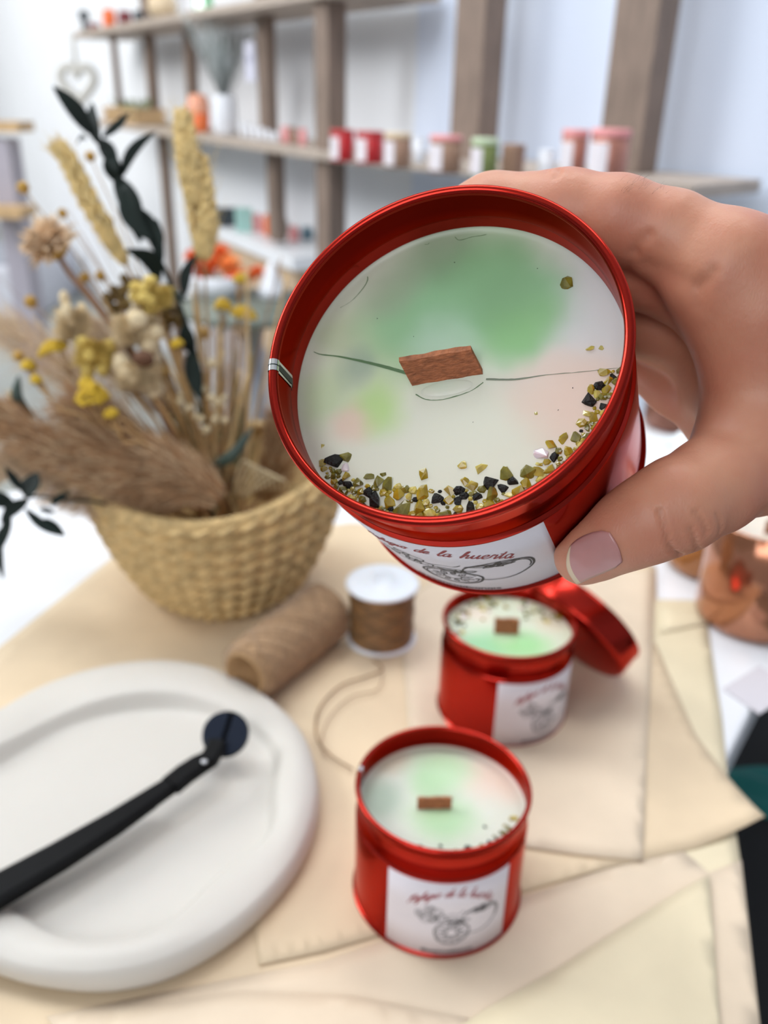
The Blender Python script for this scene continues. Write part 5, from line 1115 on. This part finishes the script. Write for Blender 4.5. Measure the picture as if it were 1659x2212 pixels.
def big_post(px, w_, label, lean=0):
    z0, z1 = ZM + BT + .0005, CAM_Z + .55; post(px, 200, w_, DR, NR, z0, z1, label, .060, .10)
big_post(1006, 84, 'wide greyish shelf post behind the held tin'); big_post(1352, 108, 'widest greyish shelf post at the right above the hand')
# ---- things on the boards
KRAFT = mat('kraft_brown_card', srgb(150, 118, 98), .7); REDT = mat('glossy_red', srgb(176, 16, 24), .3, coat=.4); WHT = mat('white_ceramic', srgb(232, 234, 240), .35); PNK = mat('pink_wax', srgb(226, 150, 150), .5); ORG_ = mat('orange_wax', srgb(232, 110, 52), .45)
PEACHG = mat('peach_glass', srgb(238, 166, 136), .3); MINT = mat('mint_box', srgb(170, 214, 206), .5); DRK = mat('charcoal_pottery', srgb(52, 60, 66), .6); BLU = mat('slate_blue', srgb(92, 128, 144), .5); MAR = mat('maroon_glass', srgb(110, 30, 40), .3); OLIVE = mat('moss_green', srgb(112, 124, 70), .7); BEI = mat('beige_ceramic', srgb(214, 192, 160), .5); ROSE = mat('rose_gold_tin', srgb(176, 120, 104), .35, .4)
def stand(px, py, z): p = on_z(px, py, z); return p, (p - ORG) @ _f
def shelf_tin(px, base, w_, top, z, m_, label, group=None, lab_side=True, lidm=None, name='candle_tin', cat='candle'):
    p, d = stand(px, base, z); r = w_ / 2 * d / FPX; h = (base - top) * d / FPX * .96; p = p + np.array([0, r, 0]); root = empty(name, (p[0], p[1], z + .0003), label, cat, group)
    V, Fc = lathe([(0, 0), (r * .97, 0), (r, .001), (r, h * .80), (r * .97, h * .81), (r * .97, h * .86), (0, h * .86)], 40); mesh_obj('tin_body', V, Fc, m_, root)
    V, Fc = lathe([(0, h * .862), (r, h * .862), (r * 1.01, h * .87), (r * 1.01, h * .985), (r * .98, h), (0, h)], 40); mesh_obj('lid', V, Fc, lidm or m_, root)
    if lab_side:
        V = []; n = 10
        for k in range(n + 1):
            a = math.radians(-205 + 100 * k / n); V += [(r * 1.006 * math.cos(a), r * 1.006 * math.sin(a), h * .08), (r * 1.006 * math.cos(a), r * 1.006 * math.sin(a), h * .76)]
        mesh_obj('paper_label', V, [(2 * k, 2 * k + 2, 2 * k + 3, 2 * k + 1) for k in range(n)], LABEL, root)
    return root
def cbox(name, px, base, w_, top, z, m_, label, cat, dep=.8, rz=-.82, group=None, extra=None):
    p, d = stand(px, base, z); s_ = w_ * d / FPX * .80; h = (base - top) * d / FPX * .96; c = p[:2] + np.array([0, s_ * .6]); V, Fc = box((0, 0, h / 2), (s_, s_ * dep, h), rz); o = mesh_obj(name, V, Fc, m_, None, False); o.location = (c[0], c[1], z + .0003); bevel(o, min(s_, h) * .05, 2); tag(o, label, cat, group); return o
zm, zt = ZM + BT, ZT + BT
shelf_tin(738, 350, 52, 284, zm, REDT, 'left red lidded tin on the middle shelf, next to the corner post'); shelf_tin(798, 355, 60, 288, zm, REDT, 'right red lidded tin on the middle shelf, between red and brown ones')
shelf_tin(858, 364, 58, 292, zm, KRAFT, 'brown tin with white label, right of the two red tins', lidm=BEI); shelf_tin(905, 352, 24, 300, zm, WHT, 'small white jar between two brown tins', lab_side=False, name='white_jar', cat='jar')
shelf_tin(962, 376, 70, 298, zm, KRAFT, 'brown tin with white label just left of the wide post foot', lidm=PNK); shelf_tin(1046, 386, 58, 304, zm, OLIVE, 'moss green tin with white label in front of the wide post', lidm=mat('pale_green_lid', srgb(196, 212, 180), .5))
cbox('gift_box', 1108, 384, 50, 316, zm, KRAFT, 'brown card box with a dark window, right of the moss green tin', 'box'); shelf_tin(1180, 384, 34, 328, zm, WHT, 'pale grey jar standing alone between box and pink lidded jars', lab_side=False, name='white_jar', cat='jar')
shelf_tin(1238, 392, 56, 286, zm, ROSE, 'left rose coloured tin with pink knob, at the foot of the widest post', lidm=PNK); shelf_tin(1316, 402, 84, 286, zm, ROSE, 'right rose coloured tin with white label, largest on the shelf', lidm=PNK)
# left run
def lm(px, z): # base pixel row of a point standing 5 cm behind the front edge of the left run
    lo, hi = -200.0, 900.0
    best = min(np.arange(-150, 700, 1.0), key=lambda y: abs(on_z(px, y, z)[:2] @ NL - (Cn @ NL + .05)) if (z - CAM_Z) * ray(px, y)[2] > 0 else 9)
    return float(best)
def vase_white():
    py = lm(488, zm); p, d = stand(488, py, zm); k = d / FPX; root = empty('vase', (p[0], p[1], zm + .0003), 'white ribbed vase on the middle shelf', 'vase')
    R_ = 24 * k; h = 78 * k; prof = [(0, 0), (R_ * .86, 0), (R_, h * .08), (R_ * 1.02, h * .5), (R_ * .95, h * .9), (R_ * .85, h), (R_ * .75, h), (R_ * .8, h * .9), (0, h * .3)]
    V, Fc = lathe(prof, 48); V = [(x * (1 + .04 * math.cos(12 * math.atan2(y, x))), y * (1 + .04 * math.cos(12 * math.atan2(y, x))), z) for x, y, z in V]; mesh_obj('vase_body', V, Fc, WHT, root)
    g = plant('grass_bunch', 'silvery grey-green grass bunch in the white vase', 'dried grass'); mb = MB(); top = np.array([p[0], p[1], zm + h])
    for i in range(130):
        a = rng.normal() * .20; b = rng.normal() * .20; L_ = 165 * k * rng.uniform(.5, 1.05); e = top + np.array([a * L_ * 1.3, b * L_, L_]); q_ = rng.uniform(.25, .75); c = top + np.array([a * L_ * q_ * 1.3 + rng.normal() * .008, b * L_ * q_, L_ * .5]); V, Fc = tube([top - np.array([0, 0, .02]), c, e], [.0007, .0014, .0006], 3); mb.add(V, Fc, 0 if i % 5 > 1 else 1)
    mb.build('blades', None, g, True, [mat('silver_grass', srgb(200, 206, 206), .6), mat('grey_green_grass', srgb(96, 110, 104), .6)]); finish(g, top)
vase_white()
def lantern(px, w_, hpx, z, m1, m2, label):
    py = lm(px, z); p, d = stand(px, py, z); k = d / FPX; root = empty('lantern', (p[0], p[1], z + .0003), label, 'candle holder'); r, h = w_ / 2 * k, hpx * k
    V, Fc = lathe([(0, 0), (r * .8, 0), (r * .9, h * .05), (r, h * .5), (0, h * .5)], 32); mesh_obj('base_cup', V, Fc, m2, root); V, Fc = lathe([(r, h * .5), (r * 1.05, h * .7), (r * .8, h * .95), (r * .4, h), (0, h)], 32); mesh_obj('dome', V, Fc, m1, root)
lantern(432, 46, 74, zm, PEACHG, ORG_, 'orange and peach round lantern left of the white vase')
for k in range(6):
    px = 524 + k * 14; py = lm(px, zm); names = ['first', 'second', 'third', 'fourth', 'fifth', 'sixth']; shelf_tin(px, py, 12, py - 34 + k * 3, zm, WHT, f'{names[k]} small white candle from the vase on the middle shelf', 'small white candles beside the vase', False, name='small_candle')
for k, (px, m_) in enumerate([(616, PNK), (634, KRAFT), (654, PNK)]):
    py = lm(px, zm); shelf_tin(px, py, 17, py - 34, zm, m_, ['left small pink candle near the corner post', 'small brown candle between two pink ones', 'right small pink candle nearest the corner post'][k], None, False, name='small_candle')
# wooden crate with greenery on the far end
py = lm(285, zm); p, d = stand(285, py, zm); k = d / FPX; root = empty('wooden_crate', (p[0], p[1] + .03, zm + .0003), 'low wooden crate with bits of greenery at the far end of the middle shelf', 'crate'); ang = math.atan2(DL[1], DL[0])
CR = mat('light_crate_wood', srgb(196, 164, 122), .7, var=.2, vscale=30)
for z_, h_ in ((.012, .018), (.040, .018)):
    for sy in (-1, 1): V, Fc = box((-math.sin(ang) * .05 * sy, math.cos(ang) * .05 * sy, z_), (.42, .008, h_), ang); mesh_obj('side_slat', V, Fc, CR, root, False)
for sx in (-1, 1): V, Fc = box((math.cos(ang) * .205 * sx, math.sin(ang) * .205 * sx, .026), (.008, .09, .046), ang); mesh_obj('end_board', V, Fc, CR, root, False)
V, Fc = box((0, 0, .004), (.40, .09, .006), ang); mesh_obj('bottom_board', V, Fc, CR, root, False)
g = plant('greenery', 'tangled green moss and twigs lying in the wooden crate', 'moss'); mb = MB()
for i in range(60): u_0 = rng.uniform(-.18, .18); c = np.array([p[0] + math.cos(ang) * u_0, p[1] + .03 + math.sin(ang) * u_0, zm + .012]); V, Fc = tube([c, c + np.array([rng.normal() * .02, rng.normal() * .01, rng.uniform(.03, .07)])], .0025, 4); mb.add(V, Fc)
mb.build('twigs', OLIVE, g); finish(g, (p[0], p[1] + .03, zm + .01)); tag(g, kind=None)
# upper shelf things (their feet are seen against the board edge)
def up_item(px, w_, hpx, m_, label, name, cat, shape='jar'):
    q = wing(px, 60, DL, NL, .03); d = (q - ORG) @ _f; k = d / FPX; r, h = w_ / 2 * k, hpx * k; o = None
    prof = {'jar': [(0, 0), (r * .9, 0), (r, h * .1), (r, h * .8), (r * .8, h), (0, h)], 'bottle': [(0, 0), (r * .5, 0), (r * .6, h * .4), (r * .35, h * .5), (r * .9, h * .62), (r, h * .8), (r * .6, h), (0, h)], 'shell': [(0, 0), (r * .7, 0), (r * .95, h * .3), (r, h * .55), (r * .8, h * .85), (r * .4, h), (0, h)]}[shape]
    V, Fc = lathe(prof, 32); 
    if shape == 'shell': V = [(x * (1 + .07 * math.cos(9 * math.atan2(y, x))), y * (1 + .07 * math.cos(9 * math.atan2(y, x))), z) for x, y, z in V]
    o = mesh_obj(name, V, Fc, m_); o.location = (q[0], q[1], zt + .0003); tag(o, label, cat); return o
up_item(184, 24, 40, DRK, 'dark knobbed ornament at the far left of the upper shelf', 'ornament', 'ornament', 'bottle'); up_item(204, 22, 14, MAR, 'low maroon dish beside the dark knobbed ornament', 'dish', 'dish')
up_item(238, 28, 34, ORG_, 'orange jar on the upper shelf', 'coloured_jar', 'jar'); up_item(272, 30, 26, MAR, 'maroon jar right of the orange one on the upper shelf', 'coloured_jar', 'jar'); up_item(302, 22, 22, DRK, 'dark jar beside the far post on the upper shelf', 'coloured_jar', 'jar')
up_item(355, 62, 46, BEI, 'beige shell shaped ornament on the upper shelf', 'shell_ornament', 'ornament', 'shell')
q = wing(440, 20, DL, NL, .04); root = empty('lit_sign', (q[0], q[1], zt + .0003), 'small lit white and green sign on the upper shelf', 'sign'); k = ((q - ORG) @ _f) / FPX; ang = math.atan2(DL[1], DL[0])
V, Fc = box((0, 0, .035), (72 * k, .02, .07), ang); mesh_obj('sign_case', V, Fc, mat('green_sign', srgb(120, 190, 140), .5), root, False)
em = bpy.data.materials.new('lit_panel'); em.use_nodes = True; em.node_tree.nodes['Principled BSDF'].inputs['Emission Color'].default_value = (.85, 1, .9, 1); em.node_tree.nodes['Principled BSDF'].inputs['Emission Strength'].default_value = 1.3
V, Fc = box((-NL[0] * .011, -NL[1] * .011, .035), (44 * k, .002, .056), ang); mesh_obj('lit_panel', V, Fc, em, root, False)
# note pinned to a post
q = wing(540, 133, DL, NL, .072); k = ((q - ORG) @ _f) / FPX; V, Fc = box((0, 0, 0), (54 * k, .003, 76 * k), ang); o = mesh_obj('paper_note', V, Fc, mat('pale_note_paper', srgb(206, 206, 222), .7), None, False); o.location = q; tag(o, 'pale paper note fixed to the post right of the white vase', 'note')
V, Fc = box((-NL[0] * .002, -NL[1] * .002, .006), (14 * k, .001, 14 * k), ang); m2 = mesh_obj('printed_mark', V, Fc, mat('grey_print', srgb(140, 140, 165), .7), o, False)
# hanging heart
hq = wing(168, 178, DL, NL, -.03); k = ((hq - ORG) @ _f) / FPX; root = empty('hanging_heart', hq, 'white open heart ornament hanging from the end of the upper shelf', 'ornament'); HP = []
for i in range(48):
    t = 2 * math.pi * i / 48; x = 16 * math.sin(t) ** 3; y = 13 * math.cos(t) - 5 * math.cos(2 * t) - 2 * math.cos(3 * t) - math.cos(4 * t); HP.append(np.array([x * 2.25 * k * RGT[0], x * 2.25 * k * RGT[1], y * 2.5 * k]))
HM = mat('whitewashed_wood', srgb(196, 195, 190), .7); HP.append(HP[0]); HP.append(HP[1]); V, Fc = tube(HP, 9.5 * k, 10, False); mesh_obj('heart_ring', V, Fc, HM, root); V, Fc = tube([np.array([0, 0, 12 * k]), np.array([0, 0, ZT - hq[2] + .006])], 4.5 * k, 6); mesh_obj('hanging_ribbon', V, Fc, HM, root)

# ------------------------------------------------------------------ counter under the shelves
ZC = CAM_Z - .372
c0 = on_z(640, 552, ZC)[:2]; c1 = on_z(452, 484, ZC)[:2]; cd = c1 - c0; cL = np.linalg.norm(cd); cd = cd / cL; cn = np.array([-cd[1], cd[0]]); 
if cn @ (c0) < 0: cn = -cn
def quadprism(name, a, b, dep, z0, z1, m_, parent=None, nn=None):
    nn = cn if nn is None else nn; V = [(*a, z0), (*b, z0), (*(b + nn * dep), z0), (*(a + nn * dep), z0)]; V += [(x, y, z1) for x, y, _ in V]; return mesh_obj(name, V, [(0, 3, 2, 1), (4, 5, 6, 7), (0, 1, 5, 4), (1, 2, 6, 5), (2, 3, 7, 6), (3, 0, 4, 7)], m_, parent, False)
ctr = empty('counter', (c0[0], c0[1], 0), 'beige wooden counter with a white top under the shelf run', 'counter'); LW = Matrix.Translation(-Vector(ctr.location))
cdep = min((Wc - c0) @ NL / (cn @ NL), (Wc - c0 - cd * (cL + .1)) @ NL / (cn @ NL)) - .02
for o in (quadprism('white_top', c0 - cd * .02 - cn * .02, c0 + cd * (cL + .1), cdep, ZC - .035, ZC, WHITE), quadprism('front_panel', c0, c0 + cd * (cL + .1), cdep - .03, ZC - .30, ZC - .036, BEIGEW), quadprism('lower_cabinet', c0 + cn * .01, c0 + cd * (cL + .1) + cn * .01, cdep - .05, .001, ZC - .301, mat('grey_pink_laminate', srgb(160, 148, 144), .6))):
    bevel(o, .003, 2); o.data.transform(LW); o.parent = ctr
def citem(px, base, w_, top, m_, label, name='coloured_jar', cat='jar', sq=False):
    p, d = stand(px, base, ZC); k = d / FPX; r, h = w_ / 2 * k, (base - top) * k
    if sq: V, Fc = box((0, 0, h / 2), (2 * r, 2 * r * .6, h), .3)
    else: V, Fc = lathe([(0, 0), (r * .9, 0), (r, h * .08), (r, h * .75), (r * .85, h * .85), (r * .85, h), (0, h)], 28)
    o = mesh_obj(name, V, Fc, m_, None, not sq); o.location = (p[0], p[1], ZC + .0003); tag(o, label, cat); return o
citem(492, 488, 50, 452, DRK, 'charcoal wedge shaped box on the counter left of the mint one', 'wedge_box', 'box', True); citem(528, 500, 34, 452, MINT, 'mint green box on the counter', 'mint_box', 'box', True)
citem(556, 500, 20, 464, PNK, 'pink jar just right of the mint box'); citem(582, 508, 26, 466, ORG_, 'orange jar on the counter, tallest of the row'); citem(612, 508, 24, 476, mat('grey_brown_jar', srgb(130, 124, 116), .6), 'grey brown jar right of the orange one'); citem(636, 520, 22, 490, PNK, 'small pink jar right of the grey brown one')
citem(664, 518, 24, 492, BLU, 'slate blue jar on the counter near the corner post'); citem(694, 510, 22, 490, mat('rust_jar', srgb(168, 84, 52), .6), 'rust coloured jar on the counter in front of the corner post')
# ---- low side table with the orange flowers
ZS = CAM_Z - .43; sc_ = on_z(545, 655, ZS); st = empty('side_table', (sc_[0], sc_[1], 0), 'small grey topped side table in front of the counter', 'side table')
V, Fc = lathe([(0, ZS - .02), (.16, ZS - .02), (.165, ZS - .012), (.165, ZS), (0, ZS)], 48); mesh_obj('round_top', V, Fc, mat('grey_green_tray', srgb(112, 118, 108), .5), st)
V, Fc = tube([(0, 0, .001), (0, 0, ZS - .021)], .02, 12); mesh_obj('pedestal', V, Fc, GREYB, st); V, Fc = lathe([(0, .0005), (.12, .0005), (.12, .012), (0, .012)], 32); mesh_obj('foot_plate', V, Fc, GREYB, st)
fb = on_z(470, 640, ZS); k = ((fb - ORG) @ _f) / FPX; root = empty('flower_pot', (fb[0], fb[1], ZS + .0003), 'white bowl holding the blurred orange flowers', 'flower pot'); V, Fc = lathe([(0, 0), (42 * k, 0), (62 * k, 48 * k), (58 * k, 48 * k), (38 * k, 6 * k), (0, 6 * k)], 40); mesh_obj('bowl', V, Fc, WHT, root)
g = plant('orange_flowers', 'bunch of bright orange flowers in the white bowl behind the bouquet', 'flowers')
for (px, py, r, m_) in [(418, 560, 18, ORG_), (440, 590, 22, mat('red_orange_petal', srgb(232, 92, 60), .6)), (478, 552, 20, ORG_), (495, 580, 26, mat('light_orange_petal', srgb(244, 158, 92), .6)), (510, 606, 20, ORG_), (462, 572, 18, ORG_), (540, 600, 16, mat('amber_petal', srgb(236, 150, 84), .6)), (556, 590, 14, ORG_)]:
    c = at(px, py, (fb - ORG) @ _f + rng.uniform(-.02, .02)); mb = MB(); u, v, n_ = basis(-_f + np.array([0, 0, .6]))
    for i in range(22): a = i * 2.4; el = .2 + .05 * i; o_ = math.cos(a) * u + math.sin(a) * v; leaf_mesh(mb, c, c + (o_ * math.cos(el) + n_ * math.sin(el)) * r * k * 1.3, r * k * .8, .3, 0, n_)
    mb.build('flower_head', m_, g); V, Fc = tube([c, (fb[0], fb[1], ZS + .03)], .0015, 5); mesh_obj('stem', V, Fc, OLIVE, g)
finish(g, (fb[0], fb[1], ZS + .03))
cb = on_z(588, 640, ZS); V, Fc = lathe([(0, 0), (.036, 0), (.030, .02), (.012, .065), (.004, .082), (0, .084)], 32); o = mesh_obj('cone_ornament', V, Fc, WHT); o.location = (cb[0], cb[1], ZS + .0003); tag(o, 'white cone shaped candle right of the orange flowers', 'candle')
# ---- low platform and small wall shelf at the far left
a, b = on_z(-400, 680, 0.0), on_z(700, 720, 0.0); d_ = (b - a)[:2]; d_ /= np.linalg.norm(d_); n_ = np.array([-d_[1], d_[0]])
PL = min((Wc - a[:2] - n_ * .75) @ NL / (d_ @ NL), 3.4) - .04
o = quadprism('low_platform', a[:2], a[:2] + d_ * PL, .75, .001, .26, mat('pale_grey_lacquer', srgb(196, 198, 208), .5), None, n_); bevel(o, .01, 2); tag(o, 'long low pale grey platform along the wall at the left', 'platform'); set_origin(o, (a[0], a[1], 0))
o = quadprism('shade_slab', a[:2] + n_ * .12 + d_ * .1, a[:2] + n_ * .12 + d_ * (PL - .1), .60, .2605, .275, mat('slate_grey_shade', srgb(150, 154, 164), .8), None, n_); tag(o, 'slate grey slab added as the shaded band on the low platform', 'shade band'); set_origin(o, (a[0], a[1], .2605))  # dark slab added in place of the shade along the wall base
ws = empty('wall_rack', at(-20, 520, 3.1), 'small wooden rack at the extreme left edge', 'rack'); 
for (y0, y1) in ((262, 282), (450, 470)):
    p = at(-60, y0, 3.1); p2 = at(38 if y0 < 300 else 44, y0, 3.1); h_ = (y1 - y0) * 3.1 / FPX; o = quadprism('rack_board', p[:2], p2[:2], .15, p[2] - h_, p[2], CR, None, np.array([0, 1.0])); kid(o, ws)
p = at(-30, 300, 3.15); p2 = at(14, 300, 3.15); o = quadprism('rack_side', p[:2], p2[:2], .12, .002, p[2] + .0, mat('mauve_grey_panel', srgb(168, 164, 176), .7), None, np.array([0, 1.0])); kid(o, ws)
